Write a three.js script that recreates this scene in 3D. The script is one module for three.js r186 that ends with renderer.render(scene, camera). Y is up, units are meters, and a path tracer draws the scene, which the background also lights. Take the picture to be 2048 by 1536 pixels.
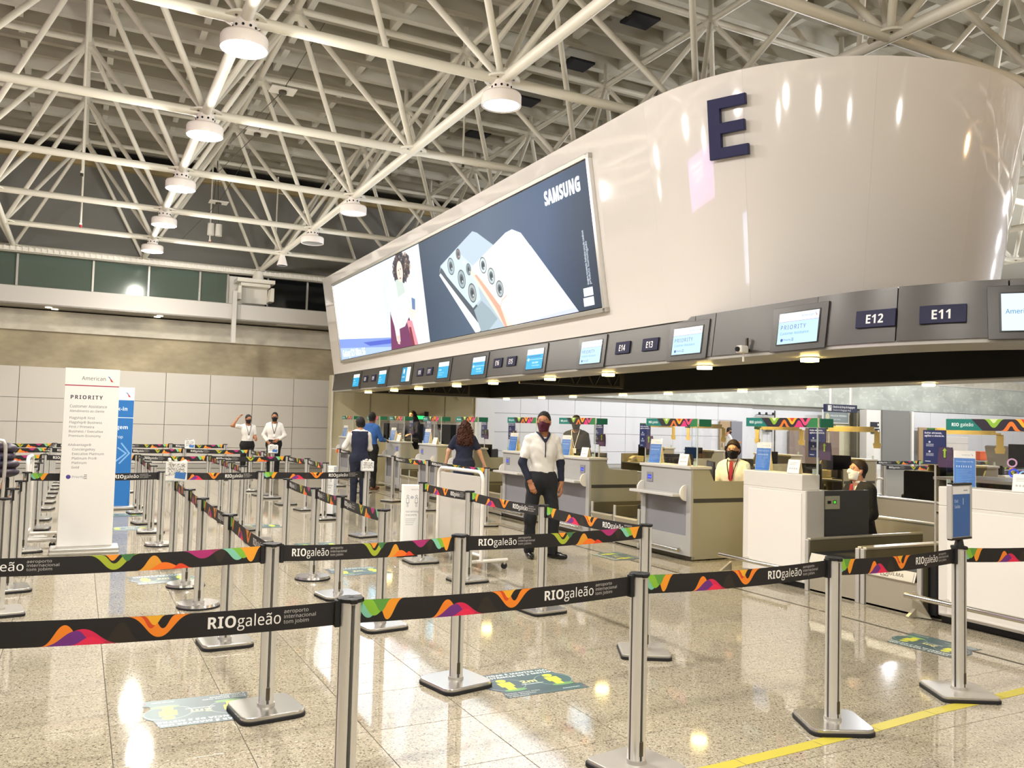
import * as THREE from 'three';
import { RoundedBoxGeometry } from 'three/addons/geometries/RoundedBoxGeometry.js';
import { mergeGeometries, toCreasedNormals } from 'three/addons/utils/BufferGeometryUtils.js';
import { FontLoader } from 'three/addons/loaders/FontLoader.js';
import { TextGeometry } from 'three/addons/geometries/TextGeometry.js';
import { RectAreaLightUniformsLib } from 'three/addons/lights/RectAreaLightUniformsLib.js';

RectAreaLightUniformsLib.init();
// ------------------------------------------------------------------ camera, exposure, light levels
const scene = new THREE.Scene();
scene.background = new THREE.Color(0x000000);
const camera = new THREE.PerspectiveCamera(49.146, 2048 / 1536, 0.05, 200);
camera.position.set(0, 1.617, 0);
camera.rotation.order = 'YXZ';
camera.rotation.set(THREE.MathUtils.degToRad(2.785), THREE.MathUtils.degToRad(-27.22), THREE.MathUtils.degToRad(1.4775));
const renderer = new THREE.WebGLRenderer({ antialias: true });
renderer.toneMapping = THREE.LinearToneMapping;
renderer.toneMappingExposure = 1.24;
renderer.shadowMap.enabled = true;
const LIGHT = {
  bay: 50, spill: 14, bayColor: 0xfff9f1,          // lit high-bay lamps over the queue hall
  far: 46, farColor: 0xf6f8ff,          // high-bay lamps over the hall beyond the counters
  down: 8, downColor: 0xffdc80,       // downlights in the canopy lip
  board: 1.6, screen: 1.2,
};

// ------------------------------------------------------------------ helpers
let seedState = 12345;
const rnd = () => { seedState = (seedState * 1664525 + 1013904223) >>> 0; return seedState / 4294967296; };
const rr = (a, b) => a + (b - a) * rnd();
const used = new Map();
function numbered(n) { const k = used.get(n) ?? 0; used.set(n, k + 1); return k ? n + '_' + String(k).padStart(3, '0') : n; }
function mesh(name, geo, mat, parent) {
  const g = Array.isArray(geo) ? (geo.length > 1 ? mergeGeometries(geo.map(plain)) : geo[0]) : geo;
  const m = new THREE.Mesh(g, mat); m.castShadow = true; m.receiveShadow = true;
  m.name = parent === scene ? numbered(name) : name + partNo(parent, name);
  parent.add(m); return m;
}
function partNo(parent, name) {
  const c = parent.userNames ?? (parent.userNames = new Map()); const k = c.get(name) ?? 0; c.set(name, k + 1);
  return k ? '_' + String(k).padStart(3, '0') : '';
}
function plain(g) {
  const r = g.index ? g.toNonIndexed() : g.clone();
  for (const k of Object.keys(r.attributes)) if (!['position', 'normal', 'uv'].includes(k)) r.deleteAttribute(k);
  if (!r.attributes.uv) r.setAttribute('uv', new THREE.BufferAttribute(new Float32Array(r.attributes.position.count * 2), 2));
  return r;
}
function thing(name, label, category, [x, y, z] = [0, 0, 0], turn = 0, group) {
  const o = new THREE.Group(); o.name = numbered(name); scene.add(o);
  o.position.set(x, y, z); o.rotation.y = turn; return tag(o, label, category, group);
}
function tag(o, label, category, group) { o.userData.label = label; o.userData.category = category; if (group) o.userData.group = group; return o; }
function struct(name, label) { const o = new THREE.Group(); o.name = numbered(name); o.userData.kind = 'structure'; if (label) o.userData.label = label; scene.add(o); return o; }
function copy(src, [x, y, z], turn, label, group) {
  const c = src.clone(); c.name = numbered(src.name.replace(/_\d{3}$/, '')); c.userData = { ...src.userData }; scene.add(c);
  c.position.set(x, y, z); c.rotation.y = turn; if (label) c.userData.label = label; if (group) c.userData.group = group; return c;
}
const bx = (w, h, d, x = 0, y = 0, z = 0, r = 0.006, s = 1) => new RoundedBoxGeometry(w, h, d, s, Math.min(r, w * .49, h * .49, d * .49)).translate(x, y, z);
const sq = (w, h, d, x = 0, y = 0, z = 0) => new THREE.BoxGeometry(w, h, d).translate(x, y, z);
const cyl = (r0, r1, h, x = 0, y = 0, z = 0, n = 20) => new THREE.CylinderGeometry(r0, r1, h, n).translate(x, y, z);
const V = (x, y, z) => new THREE.Vector3(x, y, z);
function rod(a, b, r, n = 10) {
  const A = V(...a), B = V(...b), d = B.clone().sub(A);
  const g = new THREE.CylinderGeometry(r, r, d.length(), n);
  g.applyQuaternion(new THREE.Quaternion().setFromUnitVectors(V(0, 1, 0), d.clone().normalize()));
  return g.translate((a[0] + b[0]) / 2, (a[1] + b[1]) / 2, (a[2] + b[2]) / 2);
}
const tube = (pts, r, n = 40, k = 10) => new THREE.TubeGeometry(new THREE.CatmullRomCurve3(pts.map((p) => V(...p)), false, 'catmullrom', 0.15), n, r, k);
function prism(pts, depth, bevel = 0) {   // polygon in x,y extruded along z
  const s = new THREE.Shape(pts.map((p) => new THREE.Vector2(...p)));
  return new THREE.ExtrudeGeometry(s, { depth, bevelEnabled: bevel > 0, bevelSize: bevel, bevelThickness: bevel, bevelSegments: 2, steps: 1, curveSegments: 16 });
}
function rrShape(w, h, r) {
  const s = new THREE.Shape(), x = -w / 2, y = -h / 2;
  s.moveTo(x + r, y); s.lineTo(x + w - r, y); s.quadraticCurveTo(x + w, y, x + w, y + r); s.lineTo(x + w, y + h - r); s.quadraticCurveTo(x + w, y + h, x + w - r, y + h);
  s.lineTo(x + r, y + h); s.quadraticCurveTo(x, y + h, x, y + h - r); s.lineTo(x, y + r); s.quadraticCurveTo(x, y, x + r, y); return s;
}
const M = {};
const std = (color, roughness = .6, metalness = 0, extra = {}) => new THREE.MeshStandardMaterial({ color, roughness, metalness, ...extra });
const phys = (o) => new THREE.MeshPhysicalMaterial(o);
function canvas(w, h, draw, srgb = true) {
  const c = document.createElement('canvas'); c.width = w; c.height = h; draw(c.getContext('2d'), w, h);
  const t = new THREE.CanvasTexture(c); if (srgb) t.colorSpace = THREE.SRGBColorSpace; t.magFilter = THREE.LinearFilter; return t;
}
const repeat = (t, x = 1, y = 1) => { t.wrapS = t.wrapT = THREE.RepeatWrapping; t.repeat.set(x, y); return t; };
// value noise for wear and concrete
function hash2(x, y, s) { let h = (x * 374761393 + y * 668265263 + s * 982451653) | 0; h = Math.imul(h ^ (h >>> 13), 1274126177); return ((h ^ (h >>> 16)) >>> 0) / 4294967296; }
function vnoise(x, y, per, s) {
  const ix = Math.floor(x), iy = Math.floor(y), fx = x - ix, fy = y - iy, u = fx * fx * (3 - 2 * fx), v = fy * fy * (3 - 2 * fy), m = (a) => ((a % per) + per) % per;
  const a = hash2(m(ix), m(iy), s), b = hash2(m(ix + 1), m(iy), s), c = hash2(m(ix), m(iy + 1), s), d = hash2(m(ix + 1), m(iy + 1), s);
  return a + (b - a) * u + (c - a) * v + (a - b - c + d) * u * v;
}
function noiseTex(n, fn, srgb = true) {
  const data = new Uint8Array(n * n * 4);
  for (let y = 0; y < n; y++) for (let x = 0; x < n; x++) { const c = fn(x / n, y / n), o = (y * n + x) * 4; data[o] = c[0]; data[o + 1] = c[1]; data[o + 2] = c[2]; data[o + 3] = 255; }
  const t = new THREE.DataTexture(data, n, n); t.magFilter = THREE.LinearFilter; t.minFilter = THREE.LinearMipmapLinearFilter; t.generateMipmaps = true; if (srgb) t.colorSpace = THREE.SRGBColorSpace; t.needsUpdate = true; return repeat(t);
}
const fbm = (u, v, base, oct, s) => { let r = 0, a = .5, f = base; for (let i = 0; i < oct; i++) { r += a * vnoise(u * f, v * f, f, s + i); a *= .5; f *= 2; } return r; };

// ------------------------------------------------------------------ materials
const graniteTex = (() => {
  const N = 1024;
  const t = canvas(N, N, (g) => {
    g.fillStyle = '#c2bbaa'; g.fillRect(0, 0, N, N);
    const pal = ['#e2dccd', '#d3ccba', '#a79f8e', '#857d70', '#5d5850', '#ece7da', '#b3a993', '#958b7a', '#cbc2ae', '#77706'+'4'];
    for (let i = 0; i < 30000; i++) {
      const x = rnd() * N, y = rnd() * N, r = 1.4 + rnd() * rnd() * 5.5, e = .5 + rnd() * .6, a = rnd() * 3.14; g.globalAlpha = .45 + .5 * rnd();
      g.fillStyle = pal[Math.floor(rnd() * pal.length)];
      for (const dx of [0, x < 12 ? N : x > N - 12 ? -N : 0]) { g.beginPath(); g.ellipse(x + dx, y, r, r * e, a, 0, 6.3); g.fill(); if (!dx && x >= 12 && x <= N - 12) break; }
    }
    g.globalAlpha = 1;
  });
  return repeat(t, 1, 1);
})();
const concreteTex = noiseTex(512, (u, v) => {
  const n = fbm(u, v, 4, 6, 7), m = fbm(u, v, 24, 3, 31), k = 196 + 60 * (n - .5) + 26 * (m - .5);
  return [Math.min(255, k * 1.04), k * 1.01, k * .92];
});
const greenConcreteTex = noiseTex(512, (u, v) => {
  const n = fbm(u, v, 5, 6, 17), w = fbm(u, v, 22, 4, 77), k = 190 + 50 * (n - .5) + 14 * Math.max(0, Math.min(1, (w - .55) * 9));
  return [k * .96, k * .98, k * .92];
});
const paintBump = noiseTex(256, (u, v) => { const n = fbm(u, v, 64, 2, 5) * 255; return [n, n, n]; }, false);
const fabricBump = noiseTex(256, (u, v) => { const n = 128 + 60 * Math.sin(u * 256 * 1.57) * Math.sin(v * 256 * 1.57) + 60 * (fbm(u, v, 16, 3, 3) - .5); return [n, n, n]; }, false);
const scratchTex = noiseTex(512, (u, v) => { const n = 110 + 70 * (fbm(u, v, 8, 4, 9) - .5) + 40 * (vnoise(u * 128, v * 4, 128, 3) - .5); return [n, n, n]; }, false);
Object.assign(M, {
  tile: [0xd9d6cf, 0xd6d3cb, 0xd2cfc7, 0xd7d4ca].map((c) => std(c, .055, 0, { map: graniteTex })),
  grout: std(0x4f493f, .8),
  white: std(0xe8e4dc, .35), whiteMatte: std(0xe3dfd5, .65), paper: std(0xf1efe9, .75),
  whiteGloss: phys({ color: 0xf0ebe5, roughness: .07, clearcoat: 1, clearcoatRoughness: .03, ior: 1.5 }),
  band: std(0x4a4845, .32, .1), bandFrame: std(0x3d3b39, .28, .1), lip: std(0xb5b3ad, .4, .3),
  black: std(0x0c0c0d, .6), blackGloss: std(0x0b0b0d, .2), rubber: std(0x17171a, .65), shade_liner: std(0x29292a, .85),
  alu: std(0xe6e5e1, .3, .75), aluDull: std(0xc2bfb7, .42, .75), steel: std(0xc4beac, .38, .65), chrome: std(0xd8d6d0, .12, 1),
  darkSteel: std(0x5d574a, .33, .8), truss: std(0xe0dccd, .45, .05), lampWhite: std(0xe6ded6, .4),
  roof: std(0xd0cdc0, .8), rib: std(0x9f9988, .75), ribWarm: std(0xa8956a, .8), dark: std(0x0b0b0b, .9), upperWall: std(0x7d7c76, .8, 0, { bumpMap: paintBump, bumpScale: .001 }),
  wallPanel: std(0xcfcac0, .5), wallPanelBright: std(0xd6d6d6, .5), panelJoint: std(0x6f6b62, .8), olive: std(0xc4bd9e, .6), parapet: std(0xc9c5bd, .55), soffit: std(0x8a857b, .35),
  concrete: std(0xffffff, .85, 0, { map: repeat(concreteTex, 1, 1) }), concreteDark: std(0xd2cab8, .85, 0, { map: concreteTex }), greenConcrete: std(0xffffff, .8, 0, { map: greenConcreteTex }),
  glassDark: std(0x5c6a5f, .12, .1), glassBlack: std(0x0b0f12, .1, .1), frameAlu: std(0xb3b0a7, .4, .6),
  laminate: std(0xa7a6a3, .45), laminateDark: std(0x84848a, .5), laminateWarmLit: std(0x9a9784, .5), counterTop: std(0xc5c3be, .35), olivePlate: std(0x6d6750, .4, .35),  // side laminate is the grey one with warm downlight put into its colour
  deskWhite: std(0xdcd8d0, .3), deskGrey: std(0xb4b1ab, .4), deskDark: std(0x36373a, .42), board: std(0xe3d3a4, .6), chair: std(0x1c1b1a, .7, 0, { bumpMap: fabricBump, bumpScale: .002 }),
  monitor: std(0x15171b, .35), monitorBack: std(0x26272a, .5), keys: std(0x2b2c30, .6), printer: std(0xd9cfae, .5), printerDark: std(0x3b3a36, .5),
  plexi: phys({ color: 0xffffff, roughness: .02, transmission: 1, thickness: 0, ior: 1.45 }),
  plexiEdge: phys({ color: 0xe8f2ee, roughness: .1, transmission: .6, thickness: 0 }),
  tape: std(0xb5a93c, .5), orange: std(0xe8632a, .5), red: std(0xb2262c, .6), skyBlue: std(0x2a7fc4, .5), navy: std(0x10134a, .6), navySign: std(0x14173f, .6),
});
const spaced = (g, t, x, y, w) => { const n = [...t], tot = n.reduce((a, c) => a + g.measureText(c).width, 0), gap = (w - tot) / (n.length - 1); for (const c of n) { g.fillText(c, x, y); x += g.measureText(c).width + gap; } };
// ------------------------------------------------------------------ flat print: belts, screens, signs
const P2 = (g, pts, fill) => { g.fillStyle = fill; g.beginPath(); pts.forEach(([x, y], i) => (i ? g.lineTo(x, y) : g.moveTo(x, y))); g.closePath(); g.fill(); };
// a bell curve hill (up = 1 from the lower edge, up = -1 from the upper edge)
function bell(g, x0, x1, h, H, up, fill, skew = .5) {
  const y0 = up > 0 ? H : 0, yt = up > 0 ? H * (1 - h) : H * h, xm = x0 + (x1 - x0) * skew;
  g.fillStyle = fill; g.beginPath(); g.moveTo(x0, y0);
  g.bezierCurveTo(x0 + (xm - x0) * .5, y0, x0 + (xm - x0) * .62, yt, xm, yt); g.bezierCurveTo(xm + (x1 - xm) * .38, yt, xm + (x1 - xm) * .5, y0, x1, y0); g.closePath(); g.fill();
}
function rioText(g, x, y, s, w, col = '#f1efe9', small = true) {
  g.fillStyle = col; g.textBaseline = 'alphabetic'; g.font = `bold ${s}px sans-serif`; g.fillText('RIO', x, y, w * .3); let cx = x + Math.min(w * .3, g.measureText('RIO').width);
  g.font = `${s}px sans-serif`; g.fillText('galeão', cx, y, w * .45);
  if (small) { cx += Math.min(w * .45, g.measureText('galeão').width) + s * .12; g.globalAlpha = .75; g.font = `${s * .34}px sans-serif`; ['aeroporto', 'internacional', 'tom jobim'].forEach((t, i) => g.fillText(t, cx, y - s * .62 + i * s * .33)); g.globalAlpha = 1; }
}
const BW = 1920, BH = 132;
const beltTexA = canvas(BW, BH, (g, W, H) => {
  g.fillStyle = '#161314'; g.fillRect(0, 0, W, H);
  bell(g, -70, 170, .8, H, -1, '#7fc4a8', .5); bell(g, -20, 210, .72, H, -1, '#86bd35', .45); bell(g, 90, 260, .92, H, -1, '#f09a22', .42); bell(g, 60, 190, .55, H, -1, '#5d9a3a', .5);
  bell(g, 430, 650, .8, H, 1, '#f0841f', .5); bell(g, 440, 800, .62, H, 1, '#d81e50', .5); bell(g, 440, 690, .56, H, 1, '#6f2a80', .62); bell(g, 560, 760, .3, H, 1, '#ea2550', .5); bell(g, 700, 900, .8, H, 1, 'rgba(90,70,40,.28)');
  bell(g, 820, 1140, .86, H, -1, '#f2861d', .5); bell(g, 880, 1000, .5, H, -1, '#d1491d', .5); bell(g, 935, 1060, .52, H, -1, '#161314', .5); bell(g, 900, 1010, .38, H, -1, '#efae2a', .5);
  rioText(g, 1210, 92, 88, 520);
});
const beltTexB = canvas(BW, BH, (g, W, H) => {
  g.fillStyle = '#161314'; g.fillRect(0, 0, W, H);
  rioText(g, 120, 92, 88, 520);
  bell(g, 850, 1150, .86, H, -1, '#a3b12c', .5); bell(g, 925, 1075, .5, H, -1, '#161314', .5); bell(g, 940, 1040, .34, H, -1, '#f0962a', .5); bell(g, 1020, 1130, .4, H, -1, '#3f7444', .5);
  bell(g, 1130, 1330, .84, H, 1, '#e0982c', .5); bell(g, 1180, 1440, .42, H, 1, '#f0731f', .42); bell(g, 1330, 1470, .3, H, 1, '#e0421f', .4);
  bell(g, 1390, 1660, .5, H, -1, '#a9286e', .5); bell(g, 1560, 1700, .8, H, -1, 'rgba(90,70,40,.3)');
  bell(g, 1630, 1860, .74, H, -1, '#7fc4a8', .5); bell(g, 1690, 1880, .66, H, -1, '#7db83a', .5); bell(g, 1750, 1900, .9, H, -1, '#f0a02a', .55);
});
M.beltA = std(0xffffff, .6, 0, { map: beltTexA }); M.beltB = std(0xffffff, .6, 0, { map: beltTexB }); M.beltEdge = std(0x141213, .7);
M.banner = std(0xffffff, .4, 0, { map: canvas(1024, 96, (g, W, H) => {
  g.fillStyle = '#2a2530'; g.fillRect(0, 0, W, H); P2(g, [[0, 0], [230, 0], [330, H], [0, H]], '#11786f'); P2(g, [[930, 0], [W, 0], [W, H], [870, H]], '#2f7d4a');
  g.fillStyle = '#fff'; g.font = 'bold 40px sans-serif'; g.fillText('RIO', 50, 62); g.font = '40px sans-serif'; g.fillText('galeão', 132, 62);
  bell(g, 330, 520, .75, H, -1, '#8dbb3a'); bell(g, 380, 470, .35, H, -1, '#d9e9b0'); bell(g, 480, 660, .8, H, 1, '#ef7a2a'); bell(g, 530, 610, .42, H, 1, '#2a2530'); bell(g, 590, 770, .72, H, -1, '#f2b32a'); bell(g, 640, 720, .4, H, -1, '#d93a2a'); bell(g, 690, 860, .75, H, 1, '#d8387a'); bell(g, 760, 960, .8, H, -1, '#e0507a'); bell(g, 820, 900, .42, H, -1, '#2a2530');
}) });
const glow = (map, k = 1, base = 0x101214) => std(base, .5, 0, { emissive: 0xffffff, emissiveMap: map, emissiveIntensity: k });
function flight(g, x, y, s) { P2(g, [[x, y], [x + s * .35, y + s * .1], [x + s * .6, y + s * .5], [x + s * .4, y + s * .45]], '#2b6aa8'); P2(g, [[x + s * .38, y + s * .42], [x + s * .62, y + s * .5], [x + s, y + s * 1.05], [x + s * .62, y + s]], '#c2202e'); }
const screenPriority = canvas(512, 330, (g, W, H) => {
  g.fillStyle = '#f3f8fd'; g.fillRect(0, 0, W, H); g.fillStyle = '#b7dcf5'; g.fillRect(0, 92, W, H - 92); g.fillStyle = '#8d6fb5'; g.fillRect(0, 90, W, 4);
  g.fillStyle = '#5b84b5'; g.font = '38px sans-serif'; g.fillText('American', 290, 58); flight(g, 458, 22, 34);
  g.fillStyle = '#1d3f9a'; g.font = '62px sans-serif'; spaced(g, 'PRIORITY', 28, 176, 330);
  g.fillStyle = '#3d86c6'; g.font = '40px sans-serif'; g.fillText('Customer Assistance', 30, 232); g.fillStyle = '#1d3f9a'; g.beginPath(); g.arc(60, 288, 17, 0, 7); g.fill(); g.font = '30px sans-serif'; g.fillText('Priority', 84, 298); g.fillRect(190, 272, 26, 5); g.fillRect(190, 285, 26, 5); g.fillRect(190, 298, 26, 5);
});
const screenBag = canvas(512, 330, (g, W, H) => {
  g.fillStyle = '#f0f8f6'; g.fillRect(0, 0, W, H); g.fillStyle = '#14a7d6'; g.fillRect(0, 92, W, H); g.fillStyle = '#8fa3b8'; g.font = '34px sans-serif'; g.fillText('American', 320, 56); flight(g, 470, 26, 28);
  g.fillStyle = '#0b86bd'; g.fillRect(60, 110, 380, 26); g.fillStyle = '#d7f1fb'; g.fillRect(0, 168, W, 6); g.beginPath(); g.arc(64, 172, 26, 0, 7); g.fill(); g.font = 'bold 40px sans-serif'; g.fillText('BAG DROP', 190, 240); g.font = '26px sans-serif'; g.fillText('Entrega de bagagem', 190, 280);
});
const screenBoard = canvas(512, 330, (g, W, H) => {
  g.fillStyle = '#ecf6f6'; g.fillRect(0, 0, W, H); g.fillStyle = '#16a3d3'; g.fillRect(0, 92, W, H); g.fillStyle = '#bfe8f6'; g.font = 'bold 46px sans-serif'; g.fillText('MAIN', 50, 176); g.font = '32px sans-serif'; g.fillText('Customer check-in', 50, 232); g.fillText('Atendimento', 50, 276); g.fillStyle = '#8fa3b8'; g.font = '30px sans-serif'; g.fillText('American', 320, 56); flight(g, 466, 26, 28);
});
const screenSplit = canvas(512, 330, (g, W, H) => {
  g.fillStyle = '#1596c2'; g.fillRect(0, 0, 290, H); g.fillStyle = '#e4efdb'; g.fillRect(290, 0, W, H); g.fillStyle = '#e9f8fd'; g.beginPath(); g.ellipse(120, 90, 44, 58, 0, 0, 7); g.fill(); g.font = 'bold 34px sans-serif'; g.fillText('EcoSmart', 40, 230); g.fillStyle = '#0d79a4'; g.fillRect(30, 262, 200, 12);
});
const screenWelcome = canvas(512, 330, (g, W, H) => { g.fillStyle = '#d6ecfa'; g.fillRect(0, 0, W, H); g.fillStyle = '#1e6fb4'; g.font = '58px sans-serif'; g.fillText('American Airlines', 30, 180, 400); flight(g, 440, 120, 54); });
const screenMat = Object.fromEntries(Object.entries({ priority: screenPriority, bag: screenBag, main: screenBoard, split: screenSplit, welcome: screenWelcome }).map(([k, t]) => [k, glow(t, 1.05)]));
const gateMat = (t) => std(0xffffff, .65, 0, { map: canvas(256, 96, (g, W, H) => { g.fillStyle = '#12143c'; g.fillRect(0, 0, W, H); g.fillStyle = '#f5f5f2'; g.font = 'bold 74px sans-serif'; g.textAlign = 'center'; g.fillText(t, W / 2 - 6, 76); }) });
const billboardTex = canvas(2048, 340, (g, W, H) => {
  const X = (u) => u * W, Y = (v) => v * H, D = X(.504), poly = (pts, f) => P2(g, pts.map(([u, v]) => [X(u), Y(v)]), f);
  // left picture: studio with a woman
  let s = g.createLinearGradient(0, 0, D, 0); s.addColorStop(0, '#ffffff'); s.addColorStop(.45, '#f8fbff'); s.addColorStop(.62, '#d4e4f2'); s.addColorStop(1, '#dfeaf4'); g.fillStyle = s; g.fillRect(0, 0, D, H);
  for (let i = 0; i < 240; i++) { g.fillStyle = `rgba(${150 + rnd() * 60},${185 + rnd() * 40},235,.13)`; g.fillRect(X(.25 + rnd() * .25), rnd() * H * .6, 2 + rnd() * 5, 12 + rnd() * 60); }
  poly([[0, .72], [.33, .865], [.33, 1], [0, 1]], '#7d97dc'); poly([[.16, .84], [.33, .88], [.33, .93], [.2, .9]], '#4a5fc4'); poly([[0, .84], [.33, .97], [.33, 1], [0, 1]], '#a9c2ee');
  g.fillStyle = '#ffffff'; g.save(); g.translate(X(.012), Y(.965)); g.rotate(.03); g.font = 'bold 42px sans-serif'; g.fillText('Galaxy S21 Ultra 5G', 0, 0, X(.155)); g.restore();
  for (let i = 0; i < 420; i++) { const a = rnd() * 6.28, r = Math.sqrt(rnd()), hx = X(.415) + Math.cos(a) * r * X(.042), hy = Y(.155) + Math.sin(a) * r * Y(.16); g.fillStyle = ['#2a2230', '#3a2c34', '#181820', '#5d4a45', '#c9a88a'][Math.floor(rnd() * (hx > X(.43) ? 5 : 4))]; g.globalAlpha = .8; g.beginPath(); g.arc(hx, hy, 3 + rnd() * 7, 0, 7); g.fill(); } g.globalAlpha = 1;
  poly([[.335, .58], [.425, .7], [.45, 1], [.318, 1]], '#6e2b58'); poly([[.41, .72], [.436, .74], [.452, 1], [.428, 1]], '#d98a98'); poly([[.418, .8], [.428, .8], [.436, 1], [.424, 1]], '#7c2437');
  poly([[.376, .3], [.41, .3], [.44, .4], [.445, .62], [.4, .78], [.352, .8], [.336, .6], [.352, .42]], '#d4ded6'); poly([[.38, .26], [.412, .26], [.42, .42], [.385, .45]], '#c0cec6');
  poly([[.35, .44], [.364, .46], [.372, .78], [.37, .93], [.352, .92], [.346, .66]], '#e9e6df'); poly([[.36, .62], [.43, .58], [.455, .6], [.452, .68], [.37, .71]], '#eceae4'); poly([[.425, .6], [.458, .56], [.462, .68], [.43, .74]], '#f6d9cd'); poly([[.352, .86], [.37, .86], [.366, .96], [.356, .95]], '#f2c6b8');
  g.fillStyle = '#f2d2c4'; g.beginPath(); g.ellipse(X(.406), Y(.19), X(.0145), Y(.115), .05, 0, 7); g.fill(); g.fillStyle = '#8c4a46'; g.fillRect(X(.399), Y(.165), 9, 4); g.fillRect(X(.409), Y(.16), 9, 4); g.fillRect(X(.402), Y(.255), 14, 4); poly([[.403, .17], [.407, .225], [.4, .225]], '#e0b09f');
  poly([[.446, .5], [.461, .53], [.456, .64], [.443, .62]], '#5d7aa6');
  // right picture: two phones on night blue
  s = g.createLinearGradient(D, 0, W, H); s.addColorStop(0, '#2b3f55'); s.addColorStop(.45, '#4c6076'); s.addColorStop(.75, '#3d5372'); s.addColorStop(1, '#1c2b3c'); g.fillStyle = s; g.fillRect(D, 0, W - D, H);
  poly([[.573, .37], [.581, .30], [.69, .14], [.704, .12], [.718, .15], [.8, .44], [.79, 1], [.69, 1], [.672, .98]], '#aebfca'); poly([[.573, .37], [.581, .32], [.63, .5], [.715, .86], [.705, 1], [.69, 1], [.672, .98]], '#47525c'); poly([[.572, .385], [.578, .37], [.7, .975], [.69, 1], [.676, 1]], '#e8eff2');
  poly([[.582, .31], [.64, .215], [.7, .42], [.705, .72], [.678, .78], [.6, .42]], '#c4d6e0'); poly([[.641, .21], [.69, .14], [.704, .12], [.718, .15], [.79, .41], [.70, .44]], '#b2c4d0'); poly([[.68, .8], [.708, .735], [.73, .82], [.75, .92], [.72, 1], [.695, 1]], '#93a5ae');
  const lens = (u, v, r, c) => { for (const [k, f] of [[1.12, '#35434d'], [1, c], [.62, '#5d6a70'], [.34, '#2e373d'], [.13, '#ffffff']]) { g.fillStyle = f; g.beginPath(); g.ellipse(X(u) + (k < .2 ? 5 : 0), Y(v) + (k < .2 ? 8 : 0), X(r) * k * .78, Y(r) * k * 5.4, -.3, 0, 7); g.fill(); } };
  lens(.619, .345, .0135, '#9fb0b8'); lens(.651, .494, .0145, '#98a8ae'); lens(.681, .645, .0145, '#a4a8a8'); lens(.649, .262, .0085, '#7d6a6a'); lens(.678, .43, .009, '#7a8a90'); g.fillStyle = '#fff'; g.beginPath(); g.arc(X(.664), Y(.355), 6, 0, 7); g.fill();
  poly([[.682, .47], [.69, .42], [.8, .25], [.818, .245], [.84, .3], [.952, 1], [.768, 1]], '#ffffff'); poly([[.682, .47], [.687, .44], [.72, .57], [.79, 1], [.768, 1]], '#f6d5c6'); poly([[.695, .5], [.702, .5], [.762, .82], [.775, 1], [.768, 1], [.75, .84]], '#e7a48c'); poly([[.86, .42], [.952, 1], [.86, 1]], '#dfe4fb'); poly([[.945, .965], [.952, 1], [.80, 1]], '#c8cffb');
  lens(.725, .441, .012, '#c9d6d9'); lens(.746, .554, .012, '#bac4c6'); lens(.766, .68, .012, '#a8b0b2'); g.strokeStyle = '#e4b6a2'; g.lineWidth = 4; g.beginPath(); g.moveTo(X(.762), Y(.84)); g.lineTo(X(.768), Y(.78)); g.lineTo(X(.785), Y(.745)); g.stroke();
  g.fillStyle = '#ffffff'; g.save(); g.translate(X(.905), Y(.178)); g.font = 'bold 46px sans-serif'; g.scale(1, 1.0); g.strokeStyle = '#fff'; g.lineWidth = 3; g.fillText('SAMSUNG', 0, 0, X(.079)); g.strokeText('SAMSUNG', 0, 0, X(.079)); g.restore();
  g.save(); g.translate(X(.979), Y(.83)); g.rotate(-Math.PI / 2); g.font = '11px sans-serif'; g.fillStyle = '#e6eef4'; g.fillText('imagem meramente ilustrativa consulte condicoes', 0, 0, Y(.38)); g.fillText('produto homologado', 0, 9, Y(.3)); g.restore();
  g.fillStyle = '#ffffff'; g.fillRect(X(.966), Y(.848), X(.019), Y(.058)); g.fillRect(X(.964), Y(.915), X(.021), Y(.06));
});
M.billboard = glow(billboardTex, 1.12); M.billboard.roughness = .55;
const totemTex = canvas(560, 2048, (g, W, H) => {
  g.fillStyle = '#e9e8e4'; g.fillRect(0, 0, W, H); g.fillStyle = '#f6f1e6'; g.fillRect(0, 0, W, 190); g.fillStyle = '#a31f45'; g.fillRect(0, 188, W, 12);
  g.fillStyle = '#4c4a55'; g.font = '62px sans-serif'; g.fillText('American', 168, 130, 252); flight(g, 434, 76, 64);
  g.fillStyle = '#262736'; g.font = 'bold 62px sans-serif'; spaced(g, 'PRIORITY', 58, 352, 336);
  g.fillStyle = '#56575f'; g.font = '46px sans-serif'; g.fillText('Customer Assistance', 58, 452, 386); g.font = '38px sans-serif'; g.fillText('Atendimento ao cliente', 60, 504, 358);
  g.font = '39px sans-serif'; ['Flagship® First', 'Flagship® Business', 'First / Primeira', 'Business / Executiva', 'Premium Economy', '', 'AAdvantage®', '   ConciergeKey℠', '   Executive Platinum', '   Platinum Pro®', '   Platinum', '   Gold'].forEach((t, i) => g.fillText(t.trim(), 60 + (t.startsWith('   ') ? 44 : 0), 584 + i * 52));
  g.fillStyle = '#4a3d8f'; g.beginPath(); g.arc(80, 1252, 24, 0, 7); g.fill(); g.fillStyle = '#77788a'; g.fillText('Priority', 114, 1266); g.fillStyle = '#3c3c4a'; for (let i = 0; i < 3; i++) g.fillRect(240, 1228 + i * 20, 30, 7);
});
M.totem = std(0xffffff, .5, 0, { map: totemTex });
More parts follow.
